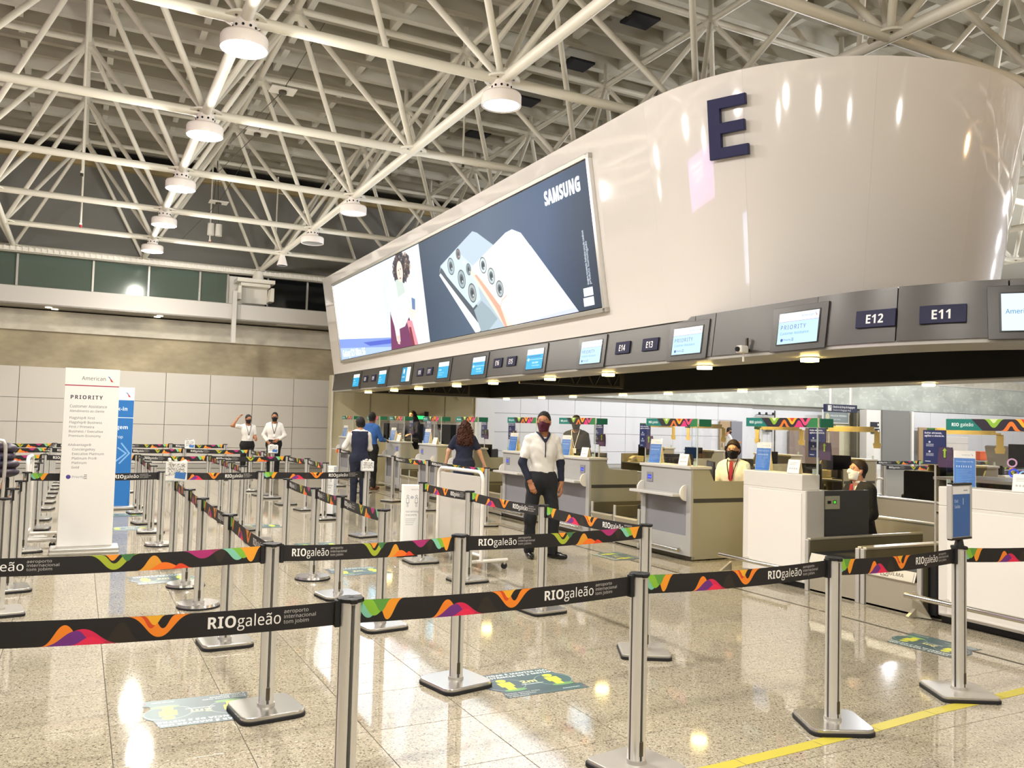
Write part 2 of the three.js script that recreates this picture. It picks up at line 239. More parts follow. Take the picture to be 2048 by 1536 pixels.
M.blueTotem = std(0xffffff, .5, 0, { map: canvas(280, 1024, (g, W, H) => { g.fillStyle = '#1f6fb8'; g.fillRect(0, 0, W, H); g.fillStyle = '#f1f1f1'; g.fillRect(0, 0, W, 108); flight(g, 214, 40, 40); g.fillStyle = '#e6eef6'; g.fillRect(0, 258, W, 6); g.font = 'bold 44px sans-serif'; g.fillText('Check-in', 50, 200); g.fillText('Bagagem', 50, 360); g.font = '34px sans-serif'; g.fillText('Bag drop', 70, 440); g.strokeStyle = '#7fb3e4'; g.lineWidth = 12; g.beginPath(); g.moveTo(170, 520); g.lineTo(236, 570); g.lineTo(160, 640); g.moveTo(196, 480); g.lineTo(262, 570); g.lineTo(186, 660); g.stroke(); }) });
const stickerTex = canvas(512, 448, (g, W, H) => {
  const b = g.createLinearGradient(0, 0, W, 0); b.addColorStop(0, '#48525a'); b.addColorStop(1, '#3f605f'); g.fillStyle = b; g.fillRect(0, 0, W, H);
  g.fillStyle = '#e9efe6'; g.font = 'bold 34px sans-serif'; g.fillText('CUIDAR É MANTER UMA', 60, 62, 390); g.fillText('DISTÂNCIA DE 2 METROS', 60, 102, 400); g.strokeStyle = 'rgba(200,220,215,.55)'; g.lineWidth = 4; for (const cx of [130, 390]) { g.beginPath(); g.arc(cx, 225, 96, 0, 7); g.stroke(); }
  for (const cx of [130, 390]) { g.fillStyle = '#6d9c5f'; g.beginPath(); g.ellipse(cx + 10, 318, 58, 22, 0, 0, 7); g.fill(); g.fillStyle = '#c9c93e'; g.beginPath(); g.arc(cx, 152, 26, 0, 7); g.fill(); g.fillRect(cx - 36, 182, 72, 74); g.fillRect(cx - 22, 250, 44, 62); }
  g.font = 'bold 62px sans-serif'; g.fillStyle = '#e9e08a'; g.fillText('2m', 212, 232); g.fillStyle = '#e3e7df'; g.fillRect(200, 252, 120, 5); g.font = '22px sans-serif'; ['Juntos somos mais', 'fortes. Respeite', 'a distancia.'].forEach((t, i) => g.fillText(t, 60, 374 + i * 26)); g.fillText('American', 360, 400); flight(g, 462, 378, 26);
});
M.sticker = std(0xffffff, .4, 0, { map: stickerTex });
M.leaflet = std(0xffffff, .4, 0, { map: canvas(256, 480, (g, W, H) => { g.fillStyle = '#f2f1ec'; g.fillRect(0, 0, W, H); g.fillStyle = '#3f7fce'; g.fillRect(0, 96, W, H); g.fillStyle = '#8e95a0'; g.font = '24px sans-serif'; g.fillText('American', 96, 60, 100); flight(g, 206, 36, 26); g.fillStyle = '#dbe8f7'; g.font = '26px sans-serif'; g.fillText('Travel may not fly', 22, 150, 210); for (let i = 0; i < 7; i++) g.fillRect(30 + i * 28, 196, 10, 26); for (let i = 0; i < 9; i++) { g.globalAlpha = .4; g.fillRect(24, 250 + i * 22, 140 + 60 * hash2(i, 1, 1), 6); } g.globalAlpha = 1; }) });
M.tentCard = std(0xffffff, .6, 0, { map: canvas(256, 256, (g, W, H) => { g.fillStyle = '#f3efe9'; g.fillRect(0, 0, W, H); g.fillStyle = '#b9b4ad'; for (let i = 0; i < 3; i++) g.fillRect(40, 50 + i * 22, 180 - i * 20, 8); for (let i = 0; i < 4; i++) { g.beginPath(); g.arc(56 + i * 48, 170, 16, 0, 7); g.fill(); } }) });
M.poster = std(0xffffff, .4, 0, { map: canvas(280, 460, (g, W, H) => { g.fillStyle = '#1f2c5c'; g.fillRect(0, 0, W, H); g.fillStyle = '#f4f5f8'; g.font = 'bold 34px sans-serif'; g.fillText('Evite atrasos,', 16, 46, 240); g.fillText('agilize o check-in.', 16, 86, 250); g.globalAlpha = .8; for (const y of [160, 290]) { g.beginPath(); g.arc(80, y, 14, 0, 7); g.fill(); for (let i = 0; i < 3; i++) g.fillRect(36, y + 26 + i * 14, 96, 5); } g.fillRect(24, 420, 70, 10); g.globalAlpha = 1; }) });
M.sizer = std(0x46304f, .5); M.arrow = std(0x9dc33b, .5);
M.lcdBlue = glow(canvas(128, 96, (g) => { g.fillStyle = '#2a3fe0'; g.fillRect(0, 0, 128, 96); g.fillStyle = '#a9c0ff'; g.font = 'bold 40px sans-serif'; g.fillText('0.0 kg', 12, 62, 104); }), .9);
M.lcdGreen = glow(canvas(128, 64, (g) => { g.fillStyle = '#123a0a'; g.fillRect(0, 0, 128, 64); g.fillStyle = '#5dff3a'; g.font = 'bold 54px sans-serif'; g.fillText('0.0', 24, 52); }), 1.4);
M.wayfinding = std(0xffffff, .4, 0, { map: canvas(512, 96, (g, W, H) => { g.fillStyle = '#2b3050'; g.fillRect(0, 0, W, H); g.fillStyle = '#fff'; g.fillRect(30, 12, 60, 72); g.font = 'bold 38px sans-serif'; g.fillText('Check-in & Drop de bagagem', 110, 44, 370); g.font = '30px sans-serif'; g.fillText('Check-in & Baggage drop', 110, 82, 300); P2(g, [[44, 64], [76, 28], [64, 28], [80, 22], [80, 40], [72, 34]], '#2b3050'); }) });
M.police = std(0xffffff, .5, 0, { map: canvas(400, 180, (g, W, H) => { g.fillStyle = '#7d8684'; g.fillRect(0, 0, W, H); g.fillStyle = '#b9b795'; g.beginPath(); g.ellipse(64, 88, 32, 52, 0, 0, 7); g.fill(); g.fillStyle = '#d8dad2'; g.font = 'bold 34px sans-serif'; g.fillText('POLICIA FEDERAL', 112, 86, 264); g.font = '26px sans-serif'; g.fillText('Federal Police', 112, 136); }) });
M.kiosk = std(0xffffff, .5, 0, { map: canvas(256, 820, (g, W, H) => { g.fillStyle = '#f2f2f0'; g.fillRect(0, 0, W, H); g.fillStyle = '#8b8f96'; g.font = '26px sans-serif'; g.fillText('American', 112, 48, 90); flight(g, 210, 28, 22); g.strokeStyle = '#4b5161'; g.lineWidth = 5; for (const x of [56, 200]) { g.beginPath(); g.arc(x, 124, 14, 0, 7); g.moveTo(x - 20, 150); g.lineTo(x - 22, 210); g.lineTo(x + 22, 210); g.lineTo(x + 20, 150); g.closePath(); g.moveTo(x - 8, 210); g.lineTo(x - 8, 262); g.moveTo(x + 8, 210); g.lineTo(x + 8, 262); g.stroke(); } g.fillStyle = '#b5bdc8'; g.beginPath(); g.ellipse(128, 140, 30, 18, 0, 0, 7); g.fill(); g.fillStyle = '#5d6470'; g.font = '30px sans-serif'; g.fillText('Your well-being', 30, 330); g.fillText('is our priority', 30, 372); g.fillStyle = '#b4b8be'; for (let i = 0; i < 4; i++) g.fillRect(30, 410 + i * 24, 170 - i * 14, 7); }) });
M.kioskBlue = std(0xffffff, .5, 0, { map: canvas(256, 820, (g, W, H) => { g.fillStyle = '#dfe8f2'; g.fillRect(0, 0, W, H); g.fillStyle = '#5b83c0'; g.font = 'bold 30px sans-serif'; g.fillText('Priority', 60, 320); g.fillText('check-in', 60, 356); g.fillStyle = '#a9bcd8'; for (let i = 0; i < 4; i++) g.fillRect(60, 400 + i * 30, 130, 8); g.fillStyle = '#b9c0ca'; g.fillRect(40, 48, 120, 12); }) });
M.postSign = std(0xffffff, .35, 0, { map: canvas(300, 460, (g, W, H) => { g.fillStyle = '#eceef0'; g.fillRect(0, 0, W, H); g.fillStyle = '#3764a8'; g.fillRect(0, 74, W, 386); g.fillStyle = '#9aa3b0'; g.fillRect(190, 36, 70, 10); g.fillStyle = '#cddcf0'; g.font = '40px sans-serif'; g.fillText('Exit', 34, 150); g.fillText('Saída', 34, 200); g.fillRect(180, 110, 8, 60); }) });
M.boxAd = std(0xffffff, .5, 0, { map: canvas(256, 200, (g, W, H) => { g.fillStyle = '#e9e8e4'; g.fillRect(0, 0, W, H); for (let i = 0; i < 240; i++) { g.strokeStyle = ['#55504a', '#8a857d', '#b9b5ad', '#2e2b28'][i % 4]; g.lineWidth = 1 + rnd() * 4; g.beginPath(); const x = 20 + rnd() * 216, y = 20 + rnd() * 130; g.moveTo(x, y); g.lineTo(x + rr(-30, 30), y + rr(-22, 22)); g.stroke(); } }) });
M.bottleLabel = std(0x3f74b8, .4); M.clearPlastic = phys({ color: 0xf0f4f4, roughness: .12, transmission: .55, thickness: 0 }); M.cloudPlastic = std(0xbdb9b0, .5);
M.ulma = std(0xffffff, .35, .6, { map: canvas(512, 110, (g, W, H) => { g.fillStyle = '#c9c2ae'; g.fillRect(0, 0, W, H); g.fillStyle = '#6b6552'; g.font = 'bold 58px sans-serif'; g.fillText('ULMA', 246, 76); g.lineWidth = 9; g.strokeStyle = '#6b6552'; g.beginPath(); g.moveTo(180, 30); g.lineTo(180, 62); g.arc(202, 60, 22, 3.14, 0, true); g.lineTo(224, 30); g.stroke(); g.strokeRect(160, 18, 80, 76); }) });
M.doorSign = std(0x22262b, .5);
M.glowWarm = std(0xfff3d8, .4, 0, { emissive: 0xfff0cf, emissiveIntensity: 4 });
// ------------------------------------------------------------------ the hall: floor, ceiling, walls
const ROOM = { x0: -17, x1: 46, z0: -31, z1: 14, h: 9.95 };
{ // floor of polished granite tiles on a grout bed
  const floor = struct('floor', 'polished beige speckled granite floor laid in square tiles');
  mesh('grout_bed', sq(ROOM.x1 - ROOM.x0 + 2, .2, ROOM.z1 - ROOM.z0 + 2, (ROOM.x0 + ROOM.x1) / 2, -.1035, (ROOM.z0 + ROOM.z1) / 2), M.grout, floor);
  const T = .6, W = .5962, variants = [0, 1, 2, 3].map((k) => {
    const g = bx(W, .02, W, 0, -.01, 0, .0012), p = g.attributes.position, uv = g.attributes.uv, a = k * Math.PI / 2, c = Math.cos(a), s = Math.sin(a);
    for (let i = 0; i < p.count; i++) uv.setXY(i, (p.getX(i) * c - p.getZ(i) * s) / 1.1 + k * .27, (p.getX(i) * s + p.getZ(i) * c) / 1.1 + k * .41);
    return g;
  });
  const cells = [];
  for (let i = -28; i < 77; i++) for (let k = -44; k < 24; k++) {
    const x = .214 + T * (i + .5), z = -4.89 + T * (k + .5), depth = x * .457 - z * .889, side = x * .889 + z * .457;
    const inView = depth > 2.2 && Math.abs(side) < depth * .66 + .6;
    cells.push({ x, z, d: inView ? Math.hypot(x, z, 1.6) : 1e3 + Math.hypot(x, z) });
  }
  cells.sort((a, b) => a.d - b.d);
  const rest = cells.slice(300);
  cells.slice(0, 300).forEach((c, i) => { const m = mesh('tile', variants[Math.floor(rnd() * 4)], M.tile[Math.floor(rnd() * 4)], floor); m.position.set(c.x, 0, c.z); });
  const flat = new THREE.BoxGeometry(W, .02, W).translate(0, -.01, 0);
  { const p = flat.attributes.position, uv = flat.attributes.uv; for (let i = 0; i < p.count; i++) uv.setXY(i, p.getX(i) / 1.1, p.getZ(i) / 1.1); }
  const im = new THREE.InstancedMesh(flat, M.tile[0], rest.length), m4 = new THREE.Matrix4(), q = new THREE.Quaternion(), col = new THREE.Color();
  rest.forEach((c, i) => { q.setFromAxisAngle(V(0, 1, 0), Math.floor(rnd() * 4) * Math.PI / 2); m4.compose(V(c.x, 0, c.z), q, V(1, 1, 1)); im.setMatrixAt(i, m4); const k = rr(.9, 1); im.setColorAt(i, col.setRGB(k, k * .99, k * .96)); });
  im.name = 'far_tile'; im.userData.kind = 'stuff'; im.receiveShadow = true; floor.add(im);
}
{ // coffered roof
  const roof = struct('ceiling', 'coffered pale roof with crossing ribs above the space frame');
  const holes = [-13.3, -15.65, -18.1, -20.9];
  mesh('roof_deck', sq(ROOM.x1 - ROOM.x0 + 2, .3, ROOM.z1 - ROOM.z0 + 2, (ROOM.x0 + ROOM.x1) / 2, 10.1, (ROOM.z0 + ROOM.z1) / 2), M.roof, roof);
  const xr = sq(34, .34, .16), zr = sq(.13, .24, 38);
  for (let k = 0; k < 40; k++) { const z = 4 - .82 * k; if (z < -28) break; const m = mesh('rib', xr, k % 4 ? M.rib : M.roof, roof); m.position.set(9, 9.8, z); }
  for (let k = 0; k < 17; k++) { const m = mesh('cross_rib', zr, M.roof, roof); m.position.set(-7 + 1.72 * k + .4, 9.84, -9); }
  for (const z of holes) mesh('roof_vent', [sq(.62, .05, .5, 9.47, 9.63, z)], M.dark, roof);
}
const jointX = (x, y0, y1, z) => sq(.012, y1 - y0, .012, x, (y0 + y1) / 2, z);
{ // far wall of the hall
  const w = struct('wall_back', 'far wall with pale cladding panels, raw concrete, a gallery front and windows');
  mesh('backing', [sq(64, 4.6, .3, 14.5, 2.3, -28.45)], M.panelJoint, w);
  const rows = [[.16, .645], [.655, 1.345], [1.355, 2.045], [2.055, 2.95]];
  for (let k = -11; k < 7; k++) for (const [a, b] of rows) mesh('panel', bx(1.298, b - a, .03, -1.57 + 1.31 * (k + .5), (a + b) / 2, -28.03, .004), M.wallPanel, w);
  for (let k = 0; k < 10; k++) for (const [a, b] of rows) mesh('panel', bx(1.19, b - a, .03, 13.6 + 1.2 * (k + .5), (a + b) / 2, -28.03, .004), M.wallPanelBright, w);
  mesh('skirting', [bx(30, .14, .05, -5.2, .075, -28.02), bx(14, .14, .05, 19.5, .075, -28.02)], M.aluDull, w);
  const cg = (W, H, D, x, y, z) => { const g = sq(W, H, D, x, y, z), p = g.attributes.position, uv = g.attributes.uv; for (let i = 0; i < p.count; i++) uv.setXY(i, p.getX(i) / 5, p.getY(i) / 2.5); return g; };
  mesh('concrete_band', cg(64, 1.08, .3, 14.5, 3.49, -28.2), M.concreteDark, w); mesh('concrete_beam', cg(64, .6, .5, 14.5, 4.3, -28.2), M.concrete, w);
  mesh('soffit', [sq(30, .05, 1.2, -6, 4.66, -27.55)], M.soffit, w); mesh('gallery_front', [bx(30, .46, .12, -6, 4.9, -27, .01)], M.parapet, w);
  mesh('gallery_floor', sq(30, .06, 1.0, -6, 5.1, -27.55), M.parapet, w);
  for (const [x, z] of [[-.9, -27.35], [-.75, -27.7], [2.05, -27.35], [2.0, -27.7]]) mesh('recessed_lamp', cyl(.09, .09, .02, x, 4.63, z), M.glowWarm, w);
  // gallery windows
  const xs = [-17, -14.6, -12.2, -9.8, -7.4, -5, -2.6, -1.76, .2, 1.73, 3.21, 4.05, 5.3, 6.59, 9];
  xs.slice(0, -1).forEach((x, i) => { if (i !== 11) mesh('window_pane', bx(xs[i + 1] - x - .05, .94, .02, (x + xs[i + 1]) / 2, 5.73, -27.95, .003), i > 11 ? M.glassBlack : M.glassDark, w); });
  for (const x of xs) mesh('mullion', bx(.06, .98, .08, x, 5.73, -27.92, .006), M.frameAlu, w);
  mesh('window_rail', [bx(27, .05, .08, -4, 6.22, -27.92), bx(27, .05, .08, -4, 5.24, -27.92)], M.frameAlu, w);
  mesh('gallery_door', [bx(1.15, .9, .04, 4.66, 5.7, -27.95)], M.whiteMatte, w);
  mesh('upper_wall', [sq(64, 2.8, .3, 14.5, 7.62, -28.15)], M.upperWall, w); mesh('eaves_beam', [sq(64, .36, .6, 14.5, 9.2, -28.1)], M.ribWarm, w);
  mesh('wall_post', [bx(.13, 1.62, .14, 4.12, 4.72, -26.86, .01)], M.parapet, w);
  mesh('soffit_panel', [bx(1.0, .02, .3, 6, 4.63, -27.3)], M.parapet, w);
}
{ // the remaining walls close the hall; they stand outside the picture
  const l = struct('wall_left'); mesh('cladding', sq(.3, 10.2, 46, -17.1, 5, -8.5), M.wallPanel, l);
  const f = struct('wall_front'); mesh('cladding', sq(64, 10.2, .3, 14.5, 5, 14.1), M.wallPanel, f);
  const r = struct('wall_right'); mesh('cladding', sq(.3, 10.2, 46, 46.1, 5, -8.5), M.wallPanelBright, r);
}
{ // olive return wall under the end of the canopy
  const w = struct('wall_end', 'olive beige end wall behind the last counters');
  mesh('cladding', [bx(4.95, 3.05, .5, 9.55, 1.525, -26.3, .01)], M.olive, w); mesh('corner_trim', [bx(.05, 3.02, .06, 7.06, 1.51, -26.03), bx(.06, 2.95, .06, 12.02, 1.48, -26.03)], M.whiteMatte, w);
  mesh('joint', [jointX(8.3, .1, 2.95, -26.045), jointX(9.6, .1, 2.95, -26.045), jointX(10.9, .1, 2.95, -26.045)], M.panelJoint, w);
  mesh('round_cover', cyl(.09, .09, .03, 0, 0, 0, 24).rotateX(Math.PI / 2).translate(11.4, 2.5, -26.03), M.olive, w);
  mesh('side_cladding', [bx(1.0, 3.05, .3, 12.6, 1.525, -26.9, .01)], M.wallPanelBright, w);
}
{ // concrete beam and rooms far behind the counters
  const b = struct('beam', 'raw green-grey concrete beam above the back rooms');
  const g = sq(33, 1.35, .6, 29.4, 3.46, -27.95), p = g.attributes.position, uv = g.attributes.uv; for (let i = 0; i < p.count; i++) uv.setXY(i, p.getX(i) / 4.5, p.getY(i) / 3 + p.getZ(i));
  mesh('concrete', g, M.greenConcrete, b); mesh('capping', sq(33, .05, .7, 29.4, 4.15, -27.95), M.parapet, b);
  const h = struct('wall_behind_beam'); mesh('cladding', sq(20.5, 3, .2, 35.8, 1.5, -28.2), M.wallPanelBright, h);
  mesh('panel', bx(.9, 2.6, .05, 25.9, 1.5, -28.05, .004), M.wallPanelBright, h);
  for (let k = 0; k < 8; k++) mesh('panel', bx(1.3, .78, .04, 36.4 + 1.32 * k, 2.35, -27.2, .004), M.wallPanelBright, h);
  for (let k = 0; k < 8; k++) mesh('panel', bx(1.3, 1.1, .04, 36.4 + 1.32 * k, 1.4, -27.2, .004), M.wallPanelBright, h);
  mesh('column', bx(1.85, 2.75, .5, 34.18, 1.37, -27.1, .01), M.upperWall, h); mesh('pale_column', bx(1.0, 2.75, .4, 32.8, 1.37, -27.15, .01), M.whiteMatte, h); mesh('yellow_wall', [bx(1.6, 2.6, .2, 31.9, 1.3, -27.75)], M.olive, h); mesh('duct', [bx(.2, 2.6, .2, 31.95, 1.4, -27.4)], M.darkSteel, h);
  mesh('edge_trim', bx(.16, 2.75, .3, 35.35, 1.37, -27.0, .01), M.whiteMatte, h);
  const d = struct('door_1'); mesh('door_leaf', bx(1.16, 2.02, .08, 25.0, 1.01, -27.93, .01), std(0xa88e6a, .5), d); mesh('door_dark_panel', bx(.62, 2.02, .05, 25.3, 1.01, -27.86, .01), M.laminateDark, d); mesh('door_handle', bx(.04, .16, .05, 24.55, 1.0, -27.85), M.alu, d);  // darker grey panel over part of the brown door leaf
  const d2 = struct('door_2'); mesh('door_leaf', bx(1.0, 1.72, .08, 28.95, .86, -27.93, .01), std(0x8d7b6c, .5), d2); mesh('door_handle', bx(.04, .3, .05, 29.35, 1.1, -27.85), M.alu, d2);
  const d3 = struct('door_3'); mesh('door_leaf', bx(1.2, 2.0, .08, 36.4, 1.0, -26.9, .01), std(0xa88e6a, .5), d3); mesh('door_handle', bx(.04, .2, .05, 36.9, 1.0, -26.83), M.alu, d3);
}
// ------------------------------------------------------------------ tubular space frame under the roof
const NX = (i) => 1.55 + 3.42 * i, NZ = (k) => -10.2 - 3.5 * k, LOW = 6.35, TOP = 9.2;
{
  const f = thing('space_frame', 'cream tubular steel space frame spanning under the coffered roof', 'roof frame');
  const unit = new THREE.CylinderGeometry(1, 1, 1, 12);
  const strut = (name, a, b, r, m) => { const A = V(...a), d = V(...b).sub(A), s = mesh(name, unit, m, f); s.position.copy(A).addScaledVector(d, .5); s.quaternion.setFromUnitVectors(V(0, 1, 0), d.clone().normalize()); s.scale.set(r, d.length(), r); };
  const I0 = -2, I1 = 6, K0 = -3, K1 = 5, low = (i, k) => [NX(i), LOW, NZ(k)], top = (i, k) => [NX(i + .5), TOP, NZ(k + .5)];
  const mat = () => M.truss;
  for (let k = K0; k <= K1; k++) for (let i = I0; i < I1; i++) strut('bottom_chord', low(i, k), low(i + 1, k), .07, mat(i));
  for (let i = I0; i <= I1; i++) for (let k = K0; k < K1; k++) strut('bottom_chord', low(i, k), low(i, k + 1), .075, mat(i));
  for (let k = K0; k < K1; k++) for (let i = I0; i < I1 - 1; i++) strut('top_chord', top(i, k), top(i + 1, k), .06, mat(i));
  for (let i = I0; i < I1; i++) for (let k = K0; k < K1 - 1; k++) strut('top_chord', top(i, k), top(i, k + 1), .06, mat(i));
  for (let i = I0; i < I1; i++) for (let k = K0; k < K1; k++) for (const [a, b] of [[0, 0], [1, 0], [0, 1], [1, 1]]) strut('diagonal', top(i, k), low(i + a, k + b), .05, mat(i));
  const bolts = []; for (let a = 0; a < 8; a++) bolts.push(cyl(.016, .016, .014, .17 * Math.cos(a * .785), -.02, .17 * Math.sin(a * .785), 8));
  const disc = mergeGeometries([cyl(.25, .25, .03, 0, 0, 0, 24), cyl(.1, .13, .16, 0, .06, 0, 16)].map(plain)), cap = mergeGeometries([cyl(.1, .15, .22, 0, -.04, 0, 12), cyl(.05, .05, .5, 0, .25, 0, 10)].map(plain)), bolt = mergeGeometries(bolts.map(plain));
  for (let i = I0; i <= I1; i++) for (let k = K0; k <= K1; k++) { const n = mesh('node_plate', disc, mat(i), f); n.position.set(...low(i, k)); const b = mesh('bolt_ring', bolt, M.darkSteel, n); }
  for (let i = I0; i < I1; i++) for (let k = K0; k < K1; k++) { const n = mesh('top_node', cap, mat(i), f); n.position.set(...top(i, k)); }
}
{ // vertical drops, cable tray and smaller fittings among the struts
  const dropGeo = (h) => [cyl(.022, .022, h, 0, -h / 2, 0, 8), bx(.06, .05, .06, 0, -h, 0)];
  [[-.16, 9.2, -15.45, 2.2], [-.16, 9.1, -18.95, 2.6], [-.16, 9.1, -22.45, 2.95], [3.2, 9.1, -25.9, 2.3], [5.1, 9, -25.9, 2.4], [6.7, 9.1, -15.45, 2.2]].forEach(([x, y, z, h], i) => {
    const t = thing('conduit_drop', ['nearest pale conduit dropping from a top node at left', 'second pale conduit dropping from the top nodes at left', 'pale conduit with red tip dropping before the grey wall at left', 'pale conduit drop with red tip in front of the grey upper wall', 'thin conduit drop right of centre before the grey upper wall', 'thin conduit drop above the white canopy'][i], 'conduit', [x, y, z], 0, 'vertical conduits in the space frame');
    mesh('pipe', dropGeo(h), M.truss, t); mesh('tip', cyl(.03, .03, .09, 0, -h - .04, 0, 8), i === 2 || i === 3 ? M.red : M.darkSteel, t); mesh('bracket', [tube([[0, -.5, 0], [.22, -.5, 0], [.24, -.45, 0], [.24, -.2, 0]], .012, 16, 6)], M.truss, t);
  });
  const tray = thing('cable_tray', 'pale ribbed cable tray running along the top of the gallery windows', 'cable tray', [0, 6.2, -27.4]);
  mesh('side_rail', [bx(25, .12, .02, -3.6, .02, .12), bx(25, .12, .02, -3.6, .02, -.12)], M.truss, tray);
  const rung = new THREE.BoxGeometry(.05, .11, .05), ladder = []; for (let i = 0; i < 160; i++) ladder.push(rung.clone().translate(-16 + i * .155, .03, .13));
  mesh('rungs', ladder, M.whiteMatte, tray).userData.kind = 'stuff';
  for (const [x, y, z, l] of [[3.35, 8.2, -16.9, 'square white cable plate hung high in the frame, nearest of three'], [3.35, 8.15, -19.6, 'square white cable plate hung in the frame, middle of three'], [3.2, 7.6, -24.4, 'square white cable plate hung low before the grey wall']]) {
    const t = thing('cable_plate', l, 'cable plate', [x, y, z], 0, 'square plates hung on wires'); mesh('plate', bx(.5, .02, .4, 0, 0, 0), M.whiteMatte, t); mesh('wire', [rod([0, 0, 0], [.8, 1.6, .3], .008, 6), rod([0, 0, 0], [-.9, -1.1, -.5], .008, 6)], M.darkSteel, t); mesh('speaker', cyl(.08, .08, .06, 0, -.03, 0, 12), M.darkSteel, t);
  }
  const sp = thing('twin_speaker', 'pair of small white loudspeakers hung under the frame', 'loudspeaker', [3.3, 7.1, -25.7]); mesh('body', [cyl(.09, .1, .34, -.11, 0, 0, 12), cyl(.09, .1, .34, .11, 0, 0, 12)], M.whiteMatte, sp); mesh('wire', [rod([-.1, .17, 0], [0, 2.1, 0], .008, 6), rod([.1, .17, 0], [0, 2.1, 0], .008, 6)], M.darkSteel, sp);
  const br = thing('wall_bracket', 'cream steel bearing bracket carrying the frame at the far wall', 'bracket', [4.77, 5.62, -27.3]); mesh('plate', [bx(1.15, .12, .7, 0, .3, 0), bx(.9, .1, .5, 0, .18, 0)], M.truss, br); for (const s of [-1, 1]) mesh('leg', prism([[0, 0], [.14, 0], [.14, .42], [.06, .42]], .5, .005).translate(s * .5 - .07, -.3, -.25), M.truss, br);
  mesh('seat', [cyl(.12, .2, .3, .1, .5, 0, 12)], M.truss, br); mesh('back_plate', bx(.9, .5, .05, 0, -.1, -.25), M.whiteMatte, br);
}
// ------------------------------------------------------------------ lamps
M.lensOn = std(0xfff6e8, .3, 0, { emissive: 0xfff3df, emissiveIntensity: 20 }); M.lensOff = phys({ color: 0xdfe6ec, roughness: .05, metalness: .6, clearcoat: 1 }); M.lensCool = std(0xf3f8ff, .3, 0, { emissive: 0xeaf3ff, emissiveIntensity: 20 });
M.downGlow = std(0xfff2c0, .4, 0, { emissive: 0xffe08c, emissiveIntensity: 20 });
function spot(x, y, z, I, color, soft, angle = 1.5, pen = .35, tx = x, tz = z) {
  const s = new THREE.SpotLight(color, I, 0, angle, pen, 2); s.position.set(x, y, z); s.target.position.set(tx, y - 3, tz); s.castShadow = true; s.shadow.radius = soft; s.name = 'lamp_light'; scene.add(s, s.target); s.target.name = 'lamp_aim';
}
const holeGeo = []; for (let a = 0; a < 10; a++) holeGeo.push(cyl(.016, .016, .02, 0, 0, 0, 8).rotateX(Math.PI / 2).translate(0, -.11, .135).rotateY(a * .628));
const bayGeo = { collar: new THREE.LatheGeometry([[.1, -.02], [.135, -.03], [.135, -.17], [.15, -.19]].map((p) => new THREE.Vector2(...p)), 28), housing: new THREE.LatheGeometry([[.06, -.16], [.18, -.18], [.26, -.2], [.275, -.23], [.275, -.36], [.262, -.365], [.255, -.33]].map((p) => new THREE.Vector2(...p)), 36), lens: cyl(.255, .255, .02, 0, -.345, 0, 32), holes: mergeGeometries(holeGeo.map(plain)) };
function bayLamp(x, z, on, label, cool = false, power = 1, tint = LIGHT.bayColor) {
  const t = thing('high_bay_lamp', label, 'lamp', [x, LOW, z], rr(0, 6), 'high bay lamps under the space frame');
  mesh('collar', bayGeo.collar, M.lampWhite, t); mesh('vent_holes', bayGeo.holes, M.dark, t); mesh('housing', bayGeo.housing, M.lampWhite, t); mesh('lens', bayGeo.lens, on ? (cool ? M.lensCool : M.lensOn) : M.lensOff, t);
  if (on) { const L = new THREE.PointLight(cool ? LIGHT.farColor : tint, cool ? LIGHT.far * power : LIGHT.spill * power, 0, 2); L.position.set(x, LOW - .5, z); L.castShadow = true; L.shadow.radius = 7; L.name = 'lamp_light'; scene.add(L); if (!cool) spot(x, LOW - .4, z, LIGHT.bay * power, tint, 12, 1.42, .6); }
  if (x > 24) mesh('stem', cyl(.03, .03, 3.64, 0, 1.8, 0, 10), M.lampWhite, t);
}
['nearest and largest lit round lamp of the left row', 'second lit round lamp of the left row', 'third lit round lamp of the left row', 'fourth lit round lamp of the left row', 'farthest lit round lamp of the left row, by the windows'].forEach((l, k) => bayLamp(NX(0), NZ(k), true, l));
bayLamp(NX(1), NZ(0), false, 'nearest unlit round lamp of the right row, lens reflecting'); bayLamp(NX(1), NZ(2), false, 'middle unlit round lamp of the right row'); bayLamp(NX(1), NZ(3), false, 'farthest unlit round lamp of the right row');
{ const t = thing('bell_lamp', 'small white bell shaped lamp at the end of the right row', 'lamp', [NX(1), LOW, NZ(4)]); mesh('shade', new THREE.LatheGeometry([[.05, 0], [.07, -.08], [.15, -.34], [.14, -.36]].map((p) => new THREE.Vector2(...p)), 20), M.lampWhite, t); mesh('lens', cyl(.13, .13, .02, 0, -.345, 0, 20), M.lensOff, t); }
// lamps of the same rows that hang outside the picture and light the hall
[-1, -2, -3, -5].forEach((k, i) => bayLamp(NX(0), NZ(k), true, `lit round lamp of the left row outside the picture, ${['first', 'second', 'third', 'fourth'][i]} toward the camera`));
[-3, 0, 3].forEach((k, i) => bayLamp(NX(-2), NZ(k), true, `lit round lamp beyond the left picture edge, ${['nearest', 'middle', 'farthest'][i]} of the outer row`));
for (const k of [-4]) bayLamp(NX(2), NZ(k), true, 'lit round lamp over the near end of the canopy');
[NX(5), 26, 36].forEach((x, i) => [NZ(3), NZ(-1)].forEach((z, j) => bayLamp(x, z, true, `lit round lamp over the hall beyond the counters, ${['left', 'middle', 'right'][i]} one of the ${j ? 'near' : 'far'} row`, true, 2)));
bayLamp(NX(4), NZ(-3), true, 'lit round lamp right of the canopy, outside the picture', false, 1.5, 0xffc88f);
